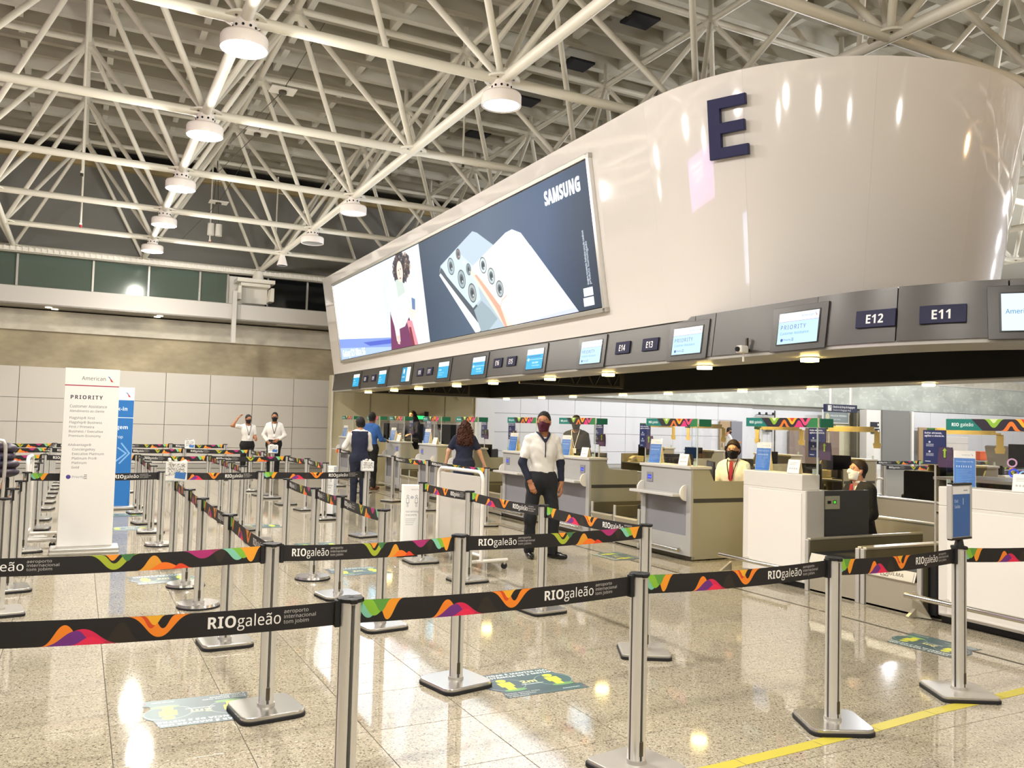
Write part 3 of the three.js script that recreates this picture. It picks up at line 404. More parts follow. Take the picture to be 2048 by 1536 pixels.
// lit advertising panels of the hall that stand left of the picture and mirror in the canopy
function advert(x, y, z, w, h, turn, c0, c1, label, k) {
  const t = thing('advertising_panel', label, 'advertising panel', [x, y, z], turn, 'lit panels outside the picture'); mesh('casing', bx(w + .1, h + .1, .1, 0, 0, -.06, .01), M.blackGloss, t);
  const tex = canvas(256, 128, (g, W, H) => { g.fillStyle = c0; g.fillRect(0, 0, W, H); g.fillStyle = c1; g.fillRect(0, H * .62, W, H * .38); for (let i = 0; i < 3; i++) { g.fillStyle = '#ffffff'; g.fillRect(W * .4, H * (.16 + .14 * i), W * (.5 - .08 * i), H * .07); } });
  mesh('picture', new THREE.PlaneGeometry(w, h), std(0x101214, .4, 0, { emissive: 0xffffff, emissiveMap: tex, emissiveIntensity: k }), t);
  const L = new THREE.RectAreaLight(c0, 1.2, w, h); L.position.set(x + .08 * Math.sin(turn), y, z + .08 * Math.cos(turn)); L.lookAt(x + 3 * Math.sin(turn), y, z + 3 * Math.cos(turn)); L.name = 'panel_light'; scene.add(L);
}
advert(-10.5, 5.0, -12.4, 5.6, 1.7, Math.PI / 2, '#b98be0', '#f08ad8', 'long lilac and pink lit panel beyond the left picture edge', 3.2);
advert(-10.4, 2.1, -4.3, .7, 2.3, Math.PI / 2, '#b9cdf5', '#dfe8fa', 'tall pale blue lit panel beyond the left picture edge', 3);
for (const [x, z, h] of [[-10.6, -10.2, 5.2], [-10.6, -14.6, 5.2]]) { const t = thing('panel_mast', z > -12 ? 'grey mast of the long lit panel, nearer one' : 'grey mast of the long lit panel, farther one', 'mast', [x, 0, z]); mesh('mast', bx(.12, h, .12, -.05, h / 2, 0, .01), M.upperWall, t); mesh('foot', bx(.5, .04, .5, -.05, .022, 0, .01), M.darkSteel, t); }
{ const t = thing('panel_mast', 'short mast of the tall pale panel', 'mast', [-10.55, 0, -4.3]); mesh('mast', bx(.12, 1.0, .12, 0, .5, 0, .01), M.upperWall, t); mesh('foot', bx(.5, .04, .5, 0, .022, 0, .01), M.darkSteel, t); }
// ------------------------------------------------------------------ the canopy island over the counters
const WC = { x: 9.3, z: -8.92, R: (h) => 2.42 + (h - 3.06) / 2.84 * .46 };   // white upper body: long straight side, round near end
const RC = { x: 9.87, z: -6.4, R: (h) => 2.95 - (h - 3.06) * .13 };          // grey lower ring
const ZEND = -25.3;
// a point of a stadium outline: s < 0 runs back along the straight side, s >= 0 is an angle round the near end
const outline = (c, h, s) => (s < 0 ? [c.x - c.R(h), h, c.z + s] : [c.x - c.R(h) * Math.cos(s), h, c.z + c.R(h) * Math.sin(s)]);
function shell(c, h0, h1, s0, s1, n, th) {   // a curved panel with thickness th (inwards)
  const pos = [], idx = [], uvs = [], ring = [];
  const inner = { x: c.x, z: c.z, R: (h) => c.R(h) - th };
  for (let i = 0; i <= n; i++) { const s = s0 + (s1 - s0) * i / n; ring.push(outline(c, h0, s), outline(c, h1, s), outline(inner, h1, s), outline(inner, h0, s)); }
  const quad = (a, b, d, e) => { const o = pos.length / 3; for (const p of [a, b, d, e]) pos.push(...p); uvs.push(0, 0, 1, 0, 1, 1, 0, 1); idx.push(o, o + 1, o + 2, o, o + 2, o + 3); };
  for (let i = 0; i < n; i++) { const A = ring.slice(i * 4, i * 4 + 4), B = ring.slice(i * 4 + 4, i * 4 + 8); quad(A[0], B[0], B[1], A[1]); quad(A[1], B[1], B[2], A[2]); quad(A[3], A[2], B[2], B[3]); quad(A[0], A[3], B[3], B[0]); }
  const F = ring.slice(0, 4), L = ring.slice(n * 4); quad(F[0], F[1], F[2], F[3]); quad(L[3], L[2], L[1], L[0]);
  const g = new THREE.BufferGeometry(); g.setAttribute('position', new THREE.Float32BufferAttribute(pos, 3)); g.setAttribute('uv', new THREE.Float32BufferAttribute(uvs, 2)); g.setIndex(idx);
  return toCreasedNormals(g.toNonIndexed(), .5);
}
{
  const c = thing('canopy', 'long white glossy canopy with a round near end over the check-in counters', 'canopy');
  const H0 = 3.02, H1 = 5.9;
  mesh('white_panel', shell(WC, H0, H1, ZEND - WC.z, -1.9, 1, .05), M.whiteGloss, c);
  mesh('white_panel', shell(WC, H0, H1, -1.899, -.6, 1, .05), M.whiteGloss, c); mesh('white_panel', shell(WC, H0, H1, -.5992, -.0006, 1, .05), M.whiteGloss, c);
  for (let k = 0; k < 6; k++) mesh('white_panel', shell(WC, H0, H1, k * .5236 + .0002, (k + 1) * .5236 - .0002, 14, .05), M.whiteGloss, c);
  { const back = { x: WC.x, z: WC.z, R: (h) => -WC.R(h) }; mesh('white_panel', shell(back, H0, H1, ZEND - WC.z, 0, 1, -.05), M.whiteGloss, c); }
  const top = new THREE.Shape(); top.moveTo(WC.x - 2.86, -ZEND); top.lineTo(WC.x - 2.86, -WC.z); top.absarc(WC.x, -WC.z, 2.86, Math.PI, 2 * Math.PI, false); top.lineTo(WC.x + 2.86, -ZEND); top.closePath();
  mesh('roof_sheet', new THREE.ExtrudeGeometry(top, { depth: .04, bevelEnabled: false, curveSegments: 24 }).rotateX(-Math.PI / 2).translate(0, 5.82, 0), M.whiteMatte, c);
  mesh('end_panel', prism([[6.9, H0], [11.7, H0], [12.15, H1], [6.44, H1]], .05).translate(0, 0, ZEND), M.whiteMatte, c);
  // grey ring with its joints
  const G0 = 2.52, G1 = 3.06;
  const cuts = [ZEND - RC.z]; for (let z = -22.6; z < -7.8; z += 2.03) cuts.push(z - RC.z); cuts.push(-1.6, .045);
  cuts.slice(0, -1).forEach((a, i) => { const b = cuts[i + 1]; if (b > 0) { mesh('grey_panel', shell(RC, G0, G1, a + .006, -.001, 1, .06), M.band, c); } else mesh('grey_panel', shell(RC, G0, G1, a + .006, b - .006, 1, .06), M.band, c); });
  const ac = [.0, .302, .62, .95, 1.3, 1.75, 2.2, 2.65, 3.1416]; ac.slice(0, -1).forEach((a, i) => mesh('grey_panel', shell(RC, G0, G1, a + .002, ac[i + 1] - .002, 8, .06), M.band, c));
  { const back = { x: RC.x, z: RC.z, R: (h) => -RC.R(h) }; mesh('grey_panel', shell(back, G0, G1, ZEND - RC.z, 0, 1, -.06), M.band, c); }
  mesh('end_panel', prism([[6.9, 2.5], [12.8, 2.5], [12.8, 3.06], [6.9, 3.06]], .05).translate(0, 0, ZEND), M.band, c);
  // pale lip under the ring, hollow above it, its shade deepened by charcoal colour
  const loop = (R, h, hole) => { const s = hole ? new THREE.Path() : new THREE.Shape(); s.moveTo(RC.x - R, -ZEND); s.lineTo(RC.x - R, -RC.z); s.absarc(RC.x, -RC.z, R, Math.PI, 2 * Math.PI, false); s.lineTo(RC.x + R, -ZEND); s.closePath(); return s; };
  const lip = loop(3.0); const hole = new THREE.Path(); hole.moveTo(RC.x - 2.2, -ZEND - .3); hole.lineTo(RC.x - 2.2, -RC.z); hole.absarc(RC.x, -RC.z, 2.2, Math.PI, 2 * Math.PI, false); hole.lineTo(RC.x + 2.2, -ZEND - .3); hole.closePath(); lip.holes.push(hole);
  mesh('lip', new THREE.ExtrudeGeometry(lip, { depth: .05, bevelEnabled: false, curveSegments: 40 }).rotateX(-Math.PI / 2).translate(0, 2.48, 0), M.lip, c);
  const inner = loop(2.22), ih = new THREE.Path(); ih.moveTo(RC.x - 2.17, -ZEND - .35); ih.lineTo(RC.x - 2.17, -RC.z); ih.absarc(RC.x, -RC.z, 2.17, Math.PI, 2 * Math.PI, false); ih.lineTo(RC.x + 2.17, -ZEND - .35); ih.closePath(); inner.holes.push(ih);
  mesh('inner_edge', new THREE.ExtrudeGeometry(inner, { depth: .5, bevelEnabled: false, curveSegments: 40 }).rotateX(-Math.PI / 2).translate(0, 2.5, 0), M.shade_liner, c);
  { const L = { x: WC.x, z: WC.z, R: (h) => WC.R(h) - .07 }, B = { x: WC.x, z: WC.z, R: (h) => -WC.R(h) + .07 }; mesh('shade_liner', [shell(L, 3.08, 5.8, ZEND - WC.z + .06, 0, 1, .02), shell(L, 3.08, 5.8, 0, Math.PI, 30, .02), shell(B, 3.08, 5.8, ZEND - WC.z + .06, 0, 1, -.02)], M.shade_liner, c); mesh('ledge', new THREE.ExtrudeGeometry((() => { const s = loop(2.88), o = new THREE.Path(); o.moveTo(WC.x - 2.36, -ZEND - .3); o.lineTo(WC.x - 2.36, -WC.z); o.absarc(WC.x, -WC.z, 2.36, Math.PI, 2 * Math.PI, false); o.lineTo(WC.x + 2.36, -ZEND - .3); o.closePath(); s.holes.push(o); return s; })(), { depth: .03, bevelEnabled: false, curveSegments: 30 }).rotateX(-Math.PI / 2).translate(0, 3.03, 0), M.shade_liner, c); mesh('roof_shade_liner', sq(5.3, .03, 15.6, WC.x, 5.76, -17.2), M.shade_liner, c); mesh('end_shade_liner', sq(4.6, 2.7, .03, WC.x, 4.43, ZEND + .09), M.shade_liner, c); }  // added charcoal sheets; their dark colour stands for shade in the hollow
  // light trusses that carry the hollow
  for (const z of [-14.6, -22.4]) {
    const t = mesh('carrier_truss', [bx(2.4, .05, .05, 8.9, 2.46, z), bx(2.4, .05, .05, 8.9, 2.82, z), bx(.06, .5, .06, 10.1, 2.68, z), bx(.06, .5, .06, 7.7, 2.68, z)], M.darkSteel, c);
    for (let k = 0; k < 5; k++) { const x = 7.85 + k * .45; mesh('brace', rod([x, 2.82, z], [x + .2, 2.47, z], .018, 6), M.darkSteel, t); mesh('brace', rod([x + .42, 2.82, z], [x + .22, 2.47, z], .018, 6), M.darkSteel, t); }
  }
  mesh('soffit_panel', sq(3.6, .03, 6.6, 9.3, 2.93, -21.9), M.darkSteel, c);
}
// billboard on the straight side of the canopy
const tilt = Math.atan2(.46, 2.84);
const onWhite = (z, h, out) => { const R = WC.R(h) + out; return [WC.x - R, h, z]; };
{
  const zc = -17.2, W = 13.8, Hh = 2.2, [x, y] = onWhite(zc, 4.46, .0);
  const b = thing('billboard', 'long lit advertising screen with a woman and two phones on the canopy side', 'billboard', [x, y, zc], -Math.PI / 2);
  const inner = new THREE.Group(); 
  const lean = (g) => g.rotateX(tilt);
  mesh('casing', lean(bx(W + .1, Hh + .1, .05, 0, 0, .025, .006)), M.blackGloss, b);
  mesh('picture', lean(new THREE.PlaneGeometry(W - .04, Hh - .04).translate(0, 0, .0515)), M.billboard, b);
  for (const s of [-1, 1]) { mesh('frame_bar', lean(bx(W + .16, .07, .075, 0, s * (Hh / 2 + .03), .038, .008)), M.aluDull, b); mesh('frame_bar', lean(bx(.07, Hh + .13, .075, s * (W / 2 + .03), 0, .038, .008)), M.alu, b); }
  const L = new THREE.RectAreaLight(0xeef3fa, LIGHT.board, W, Hh); L.position.set(x - .28, y - .03, zc); L.lookAt(x - 3, y - .6, zc); L.name = 'billboard_light'; scene.add(L);
}
// big letter E on the round end
{
  const h = 5.25, a = THREE.MathUtils.degToRad(26.5), [x, y, z] = outline(WC, h, a);
  const e = thing('letter_sign', 'big raised dark blue letter E on the white canopy', 'letter', [x - .03 * Math.cos(a), y, z + .03 * Math.sin(a)], -Math.PI / 2 + a);
  const s = new THREE.Shape([[-.235, -.35], [.235, -.35], [.235, -.235], [-.095, -.235], [-.095, -.06], [.2, -.06], [.2, .055], [-.095, .055], [-.095, .235], [.225, .235], [.225, .35], [-.235, .35]].map((p) => new THREE.Vector2(...p)));
  mesh('letter', new THREE.ExtrudeGeometry(s, { depth: .06, bevelEnabled: true, bevelSize: .006, bevelThickness: .006, bevelSegments: 2 }).rotateX(tilt), M.navy, e);
}
// screens and gate numbers in the ring
const ringTilt = Math.atan2(-.07, .54);
function onRing(name, label, cat, s, h, group) { const [x, y, z] = outline(RC, h, s), a = s < 0 ? 0 : s; return thing(name, label, cat, [x, y, z], -Math.PI / 2 + a, group); }
const lean2 = (g) => g.rotateX(ringTilt);
function bandScreen(s, kind, label) {
  const t = onRing('display_screen', label, 'screen', s, 2.745, 'screens in the grey canopy band');
  mesh('bezel', lean2(bx(.78, .5, .02, 0, 0, .008, .004)), M.bandFrame, t); mesh('screen_rim', lean2(bx(.6, .37, .012, 0, 0, .018, .003)), M.blackGloss, t); mesh('screen', lean2(new THREE.PlaneGeometry(.565, .345).translate(0, 0, .0248)), screenMat[kind], t);
  const p = new THREE.Vector3(0, 0, .12).applyAxisAngle(V(0, 1, 0), t.rotation.y).add(t.position), q = new THREE.Vector3(0, -.2, 2).applyAxisAngle(V(0, 1, 0), t.rotation.y).add(t.position);
  const L = new THREE.RectAreaLight(kind === 'priority' || kind === 'welcome' ? 0xcfe4f8 : 0x6fc4e6, LIGHT.screen, .56, .34); L.position.copy(p); L.lookAt(q); L.name = 'screen_light'; scene.add(L);
}
const S = (z) => z - RC.z;
[[-22.87, 'main', 'farthest small blue screen of the canopy band, left of number E20'], [-20.6, 'main', 'blue screen right of number E19 on the canopy band'], [-18.84, 'split', 'screen split in blue and cream left of number E18'], [-16.55, 'main', 'blue screen right of number E17'], [-14.78, 'bag', 'blue bag drop screen left of number E16'], [-12.51, 'bag', 'blue bag drop screen right of number E15'], [-10.75, 'priority', 'pale priority screen left of number E14'], [-8.48, 'priority', 'pale priority screen right of number E13'], [-6.62, 'priority', 'pale blue priority screen left of number E12, largest whole screen']].forEach(([z, k, l]) => bandScreen(S(z), k, l));
bandScreen(.692, 'welcome', 'pale screen cut by the right picture edge, right of number E11');
[['E20', S(-22.05)], ['E19', S(-21.35)], ['E18', S(-17.95)], ['E17', S(-17.36)], ['E16', S(-13.95)], ['E15', S(-13.4)], ['E14', S(-9.92)], ['E13', S(-9.27)], ['E12', .235], ['E11', .44]].forEach(([t, s]) => {
  const o = onRing('gate_number', `dark blue plate reading ${t} on the grey canopy band`, 'number sign', s, 2.757, 'counter numbers on the canopy band');
  mesh('plate', lean2(bx(s < 0 ? .35 : .4, .175, .02, 0, 0, .012, .004)), M.navySign, o); mesh('numeral', lean2(new THREE.PlaneGeometry(s < 0 ? .34 : .39, .165).translate(0, 0, .0225)), gateMat(t), o);
});
{ // small camera clamped under the band
  const t = onRing('security_camera', 'small white camera clamped to the lower edge of the canopy band', 'camera', S(-7.36), 2.55); mesh('clamp', [bx(.03, .16, .03, 0, .06, .03), bx(.05, .03, .09, 0, .0, .05)], M.darkSteel, t); mesh('body', bx(.1, .09, .12, .02, .0, .12, .02), M.whiteMatte, t); mesh('lens', cyl(.03, .03, .03, 0, 0, 0, 16).rotateX(Math.PI / 2).translate(.02, 0, .185), M.blackGloss, t); mesh('cable', [cyl(.012, .012, .12, .02, -.08, .1, 8)], M.whiteMatte, t);
}
// downlights
function downlight(x, z, label) {
  const t = thing('downlight', label, 'downlight', [x, 2.48, z], 0, 'downlights in the canopy lip'); mesh('rim', [new THREE.TorusGeometry(.1, .016, 8, 28).rotateX(Math.PI / 2)], M.lip, t); mesh('glow_disc', cyl(.1, .1, .045, 0, -.03, 0, 24), M.downGlow, t);
  spot(x, 2.4, z, LIGHT.down, LIGHT.downColor, 4, 1.15, .6);
}
const ordinal = ['farthest', 'second farthest', 'third farthest', 'fourth farthest', 'fifth farthest', 'sixth farthest', 'seventh farthest', 'eighth farthest', 'nearest visible'];
[-23.5, -21.25, -19.45, -17.1, -15.25, -12.95, -11.1, -8.8, -6.98].forEach((z, i) => downlight(7.42, z, `${ordinal[i]} glowing downlight in the front lip of the canopy`));
downlight(8.6, -3.95, 'glowing downlight in the round front end of the lip');
[-24.4, -22.05, -20.25, -17.8, -15.95, -13.45, -11.55, -9.1].forEach((z, i) => downlight(12.36, z, `${ordinal[i].replace('nearest visible', 'nearest')} glowing downlight in the rear lip of the canopy`));
M.baseMetal = std(0xc8c6c0, .27, .92);
M.slot = std(0x5a5854, .5, .5);
// ------------------------------------------------------------------ belt posts of the queue lanes
const PH = .925;
const postGeo = (() => {
  const s = new THREE.Shape(), n = 64, R = .0415;
  for (let i = 0; i < n; i++) { const a = i / n * Math.PI * 2, m = Math.abs(((a / (Math.PI / 2)) % 1) - .5), r = m > .43 ? R - .007 : R - .0012 * Math.cos(4 * a); const f = r; i ? s.lineTo(f * Math.cos(a), f * Math.sin(a)) : s.moveTo(f * Math.cos(a), f * Math.sin(a)); }
  s.closePath(); return new THREE.ExtrudeGeometry(s, { depth: PH - .045, bevelEnabled: false }).rotateX(-Math.PI / 2).translate(0, .03, 0);
})();
const slab = (w, r, h, y, b) => new THREE.ExtrudeGeometry(rrShape(w, w, r), { depth: h, bevelEnabled: true, bevelSize: b, bevelThickness: b, bevelSegments: 2, curveSegments: 8 }).rotateX(-Math.PI / 2).translate(0, y, 0);
const baseGeo = { square: slab(.335, .06, .012, .022, .006), round: cyl(.165, .172, .022, 0, .026, 0, 36), worn: slab(.335, .03, .012, .022, .004) };
const rimGeo = { square: slab(.35, .065, .014, .004, .004), round: cyl(.176, .178, .016, 0, .008, 0, 36), worn: slab(.35, .035, .014, .004, .004) };
const slotGeo = mergeGeometries([0, 1, 2, 3].map((i) => plain(sq(.0065, PH - .07, .004, 0, (PH - .07) / 2 + .045, .0375).rotateY(i * Math.PI / 2))));
const capGeo = [cyl(.047, .047, .014, 0, PH - .007, 0, 28), bx(.03, .018, .104, 0, PH - .008, 0, .004), bx(.104, .018, .03, 0, PH - .008, 0, .004)].map(plain);
const capMerged = mergeGeometries(capGeo), collarGeo = cyl(.046, .05, .02, 0, .045, 0, 24), pinGeo = bx(.022, .07, .012, 0, .11, .036, .003);
function makePost(base) {
  const t = new THREE.Group(); t.name = 'belt_post';
  mesh('base', baseGeo[base], base === 'worn' ? M.aluDull : M.baseMetal, t); mesh('rubber_rim', rimGeo[base], M.rubber, t); mesh('post', postGeo, M.alu, t); mesh('slot', slotGeo, M.slot, t); mesh('collar', collarGeo, M.aluDull, t); mesh('cap', capMerged, M.black, t); mesh('slot_insert', pinGeo, M.darkSteel, t);
  return t;
}
const protoPost = { square: makePost('square'), round: makePost('round'), worn: makePost('worn') };
const posts = {};
function post(id, x, z, base, label, turn = rr(-.25, .25)) {
  const c = protoPost[base].clone(); c.name = numbered('belt_post'); c.userNames = new Map(); scene.add(c); c.position.set(x, 0, z);
  c.traverse((o) => { o.castShadow = o.receiveShadow = true; }); c.children[0].rotation.y = c.children[1].rotation.y = turn;
  posts[id] = tag(c, label, 'belt post', 'silver belt posts of the queue lanes'); return c;
}
const L1 = 'silver belt post';
post('N0', -.42, -3.36, 'square', L1 + ' of the nearest row, beyond the left picture edge');
post('Na', .98, -3.24, 'square', L1 + ' cut by the bottom picture edge, left in nearest row', .1);
post('Nb', 2.42, -3.32, 'worn', L1 + ' in the middle of the nearest row, scuffed base at bottom edge', .15);
post('Nc', 3.78, -3.37, 'square', L1 + ' with rounded base standing on the yellow tape', -.45);
post('Nd', 4.98, -3.45, 'worn', L1 + ' on the yellow tape carrying the framed blue sign', -.5);
post('Ne', 6.3, -3.3, 'square', L1 + ' of the nearest row, beyond the right picture edge');
post('M0', -.66, -4.8, 'square', L1 + ' of the second row, beyond the left picture edge');
post('Mf', .99, -4.79, 'square', L1 + ' at the left of the second row, base over a green floor sticker', .12);
post('Mg', 2.15, -4.84, 'square', L1 + ' in the middle of the second row, left of the 2m sticker', .2);
post('Mh', 3.68, -4.98, 'worn', L1 + ' at the right end of the second row, dark worn base', -.5);
post('C3i', 3.66, -6.45, 'square', L1 + ' first behind the right end of the second row, near walking man', .1);
post('C3j', 3.63, -7.95, 'square', L1 + ' second behind the right end of the second row, near white barrier', .1);
post('C3k', 3.6, -9.2, 'square', L1 + ' with belt, right behind the white information box');
post('C2l', 2.18, -6.4, 'square', L1 + ' at the near end of the middle lane, warm lit side');
post('C2m', 2.19, -7.64, 'square', L1 + ' second from the near end of the middle lane', .15);
post('C2n', 2.19, -8.58, 'round', L1 + ' with dark round base, third in the middle lane');
post('C2o', 2.2, -9.93, 'square', L1 + ' at the far end of the middle lane belts');
post('C1p', 1.0, -6.33, 'square', L1 + ' first behind the left post of the second row');
post('C1q', .98, -7.65, 'round', L1 + ' on a black rimmed round base, second behind the second row');
post('C1r', .98, -8.6, 'round', L1 + ' on a smaller round base, third behind the second row');
post('C1s', .97, -9.8, 'square', L1 + ' under the clear box with the blue label');
post('R3w', -.5, -11.3, 'square', L1 + ' left of the tall white sign with green patterned belt');
post('R3t', .97, -11.4, 'round', L1 + ' on a dark round base just right of the tall white sign');
post('R3u', 2.17, -11.38, 'square', L1 + ' in the middle of the third row');
post('R3v', 3.64, -11.48, 'square', L1 + ' under the paper box beside the man in the vest');
['nearest post of the lane behind the tall white sign', 'second post of the lane right behind the white sign', 'third post of the lane right behind the white sign', 'fourth post of the lane right behind the white sign'].forEach((l, i) => post('F' + i, .96, [-12.7, -13.75, -15.2, -16.25][i], 'square', 'silver belt ' + l));
['nearest post of the far middle lane', 'second post of the far middle lane', 'third post of the far middle lane'].forEach((l, i) => post('G' + i, 2.16, [-12.6, -13.7, -14.7][i], 'square', 'silver belt ' + l));
post('R4a', 2.13, -16.05, 'square', L1 + ' in the middle of the fourth row, left of the two far men');
post('D1', 3.56, -16.15, 'square', L1 + ' right in the fourth row before the far man with bag', .1);
post('D2', 3.68, -15.1, 'square', L1 + ' with a belt to both sides, right of the far men');
post('D3', 3.62, -13.6, 'square', L1 + ' beside the white and blue information box');
post('R4L', -.48, -16.16, 'square', L1 + ' at the left end of the fourth row');
post('R5a', .95, -19.4, 'square', L1 + ' left in the fifth row'); post('R5b', 2.09, -19.6, 'square', L1 + ' in the middle of the fifth row'); post('H1', 3.44, -19.3, 'square', L1 + ' at the right end of the fifth row, by the far men'); post('H2', 3.5, -18.2, 'square', L1 + ' right of the far man scratching his head'); post('H3', 3.55, -17.5, 'square', L1 + ' under the box in front of the far man with the bag'); post('R5L', -.48, -19.4, 'square', L1 + ' at the left end of the fifth row');
post('R6a', .95, -22.8, 'square', L1 + ' left in the farthest row'); post('R6b', 2.1, -22.83, 'square', L1 + ' in the middle of the farthest row'); post('R6c', 3.43, -22.9, 'square', L1 + ' at the right end of the farthest row'); post('R6L', -.46, -22.2, 'square', L1 + ' at the left of the farthest row'); post('R6M', -1.9, -22.3, 'square', L1 + ' of the farthest row at the left picture edge'); post('R5M', -1.9, -19.4, 'square', L1 + ' of the fifth row at the left picture edge'); post('R4M', -1.7, -16.1, 'square', L1 + ' of the fourth row at the left picture edge');
const lw = ['nearest', 'second', 'third', 'fourth', 'fifth', 'sixth', 'seventh', 'eighth', 'ninth', 'tenth'];
[[-.5, -7.9], [-.5, -8.9], [-.49, -9.9], [-.49, -12.44], [-.46, -13.41], [-.48, -14.59], [-.49, -17.31], [-.5, -18.4], [-.48, -20.4], [-.48, -21.4]].forEach(([x, z], i) => post('L' + i, x, z, i % 3 ? 'square' : 'worn', `silver belt post, ${lw[i]} in the left lane from the camera, left of the white sign`));
post('E1', 5.75, -20.4, 'square', L1 + ' with an orange tag before the farthest counters'); post('E2', 5.74, -16.35, 'worn', L1 + ' on a pale worn base between vest man and curly haired woman', .4); post('E3', 5.84, -12.15, 'square', L1 + ' between the curly haired woman and the walking man'); post('E4', 7.0 - 1.2, -14.6, 'square', L1 + ' hidden behind the white barrier at the counters'); post('E5', 5.8, -18.5, 'square', L1 + ' behind the man in the vest');
const P = (id) => [posts[id].position.x, posts[id].position.z];

function belt(ownerId, otherId, pat, sag = .012, clipAtOwner = false, h0 = .868, h1 = .868) {
  let [ax, az] = P(ownerId), [bx_, bz] = P(otherId); const own = posts[ownerId];
  const d = Math.hypot(bx_ - ax, bz - az), ux = (bx_ - ax) / d, uz = (bz - az) / d, r = .04;
  let A = [ax + ux * r, az + uz * r], B = [bx_ - ux * r, bz - uz * r];
  // order from left to right as seen from the queue front (camera side)
  const cross = A[0] * -B[1] - -A[1] * B[0]; let hA = h0, hB = h1; if (cross > 0) { [A, B] = [B, A];[hA, hB] = [hB, hA]; }
  const n = 10, W = .089, th = .0016, L = Math.hypot(B[0] - A[0], B[1] - A[1]), dx = (B[0] - A[0]) / L, dz = (B[1] - A[1]) / L, nx = -dz, nz = dx;
  const pos = [], uv = [], idx = [[], [], []];
  const row = (s, side) => { const t = s / n, y = hA + (hB - hA) * t - sag * 4 * t * (1 - t), x = A[0] + dx * L * t - ax + nx * th * side, z = A[1] + dz * L * t - az + nz * th * side; return [[x, y - W / 2, z], [x, y + W / 2, z]]; };
  for (const side of [1, -1]) for (let s = 0; s <= n; s++) { const [lo, hi] = row(s, side), u = side > 0 ? s / n : 1 - s / n; pos.push(...lo, ...hi); uv.push(u, 0, u, 1); }
  const o2 = (n + 1) * 2;
  for (let s = 0; s < n; s++) { const a = s * 2, b = a + 2; idx[0].push(a, b, b + 1, a, b + 1, a + 1); idx[1].push(o2 + b, o2 + a, o2 + a + 1, o2 + b, o2 + a + 1, o2 + b + 1); idx[2].push(a + 1, b + 1, o2 + b + 1, a + 1, o2 + b + 1, o2 + a + 1, o2 + a, o2 + b, b, o2 + a, b, a); }
  const g = new THREE.BufferGeometry(); g.setAttribute('position', new THREE.Float32BufferAttribute(pos, 3)); g.setAttribute('uv', new THREE.Float32BufferAttribute(uv, 2)); g.setIndex([...idx[0], ...idx[1], ...idx[2]]); g.computeVertexNormals();
  g.addGroup(0, idx[0].length, 0); g.addGroup(idx[0].length, idx[1].length, 1); g.addGroup(idx[0].length + idx[1].length, idx[2].length, 2);
  const m = new THREE.Mesh(g, pat === 'A' ? [M.beltA, M.beltB, M.beltEdge] : [M.beltB, M.beltA, M.beltEdge]); m.castShadow = m.receiveShadow = true; m.name = 'belt' + partNo(own, 'belt'); own.add(m);
  const k = clipAtOwner ? [ax + ux * .052, az + uz * .052, h0] : [bx_ - ux * .052, bz - uz * .052, h1];
  const clip = mesh('belt_clip', bx(.022, .104, .034, 0, 0, 0, .004).rotateY(Math.atan2(-uz, ux)).translate(k[0] - ax, k[2], k[1] - az), M.black, own);
}
[['Na', 'N0', 'A'], ['Na', 'Nb', 'A'], ['Nb', 'Nc', 'A'], ['Nc', 'Nd', 'A'], ['Nd', 'Ne', 'A']].forEach((b) => belt(b[0], b[1], b[2], .014, b[1] === 'N0'));
[['M0', 'Mf', 'B', 0], ['Mf', 'Mg', 'B', 1], ['Mg', 'Mh', 'B', 1]].forEach((b) => belt(b[0], b[1], b[2], .014, !!b[3]));
[['Mf', 'C1p', 'A'], ['C1p', 'C1q', 'A'], ['C1q', 'C1r', 'A'], ['C1r', 'C1s', 'A'], ['Mh', 'C3i', 'A'], ['C3i', 'C3j', 'A'], ['C3j', 'C3k', 'A'], ['C2l', 'C2m', 'B'], ['C2m', 'C2n', 'B'], ['C2n', 'C2o', 'B'],
  ['R3w', 'R3t', 'A'], ['R3t', 'R3u', 'A'], ['R3u', 'R3v', 'A'], ['F0', 'F1', 'A'], ['F1', 'F2', 'A'], ['F2', 'F3', 'A'], ['G0', 'G1', 'A'], ['G1', 'G2', 'A'], ['G2', 'R4a', 'A'], ['R4L', 'F3', 'B'], ['F3', 'R4a', 'B'], ['R4a', 'D1', 'B'], ['D1', 'D2', 'B'], ['D2', 'D3', 'B'],
  ['R5L', 'R5a', 'B'], ['R5a', 'R5b', 'B'], ['R5b', 'H1', 'B'], ['H1', 'H2', 'B'], ['H2', 'H3', 'B'], ['R6L', 'R6a', 'B'], ['R6a', 'R6b', 'B'], ['R6b', 'R6c', 'B'], ['R6M', 'R6L', 'B'], ['R5M', 'R5L', 'B'], ['R4M', 'R4L', 'B'],
  ['L0', 'L1', 'A'], ['L1', 'L2', 'A'], ['L2', 'R3w', 'A'], ['L3', 'L4', 'A'], ['L4', 'L5', 'A'], ['E1', 'E5', 'B'], ['E2', 'E4', 'B'], ['E3', 'E4', 'B']].forEach((b) => belt(b[0], b[1], b[2]));

{ const o = mesh('orange_tag', bx(.05, .09, .03, -.05, .865, .02), M.orange, posts.E1); mesh('orange_tag', bx(.014, .03, .03, -.052, .88, .0), M.orange, posts.Nb); mesh('corner_pad', bx(.13, .05, .1, -.16, .03, .14, .02, 3), M.rubber, posts.Nb); }
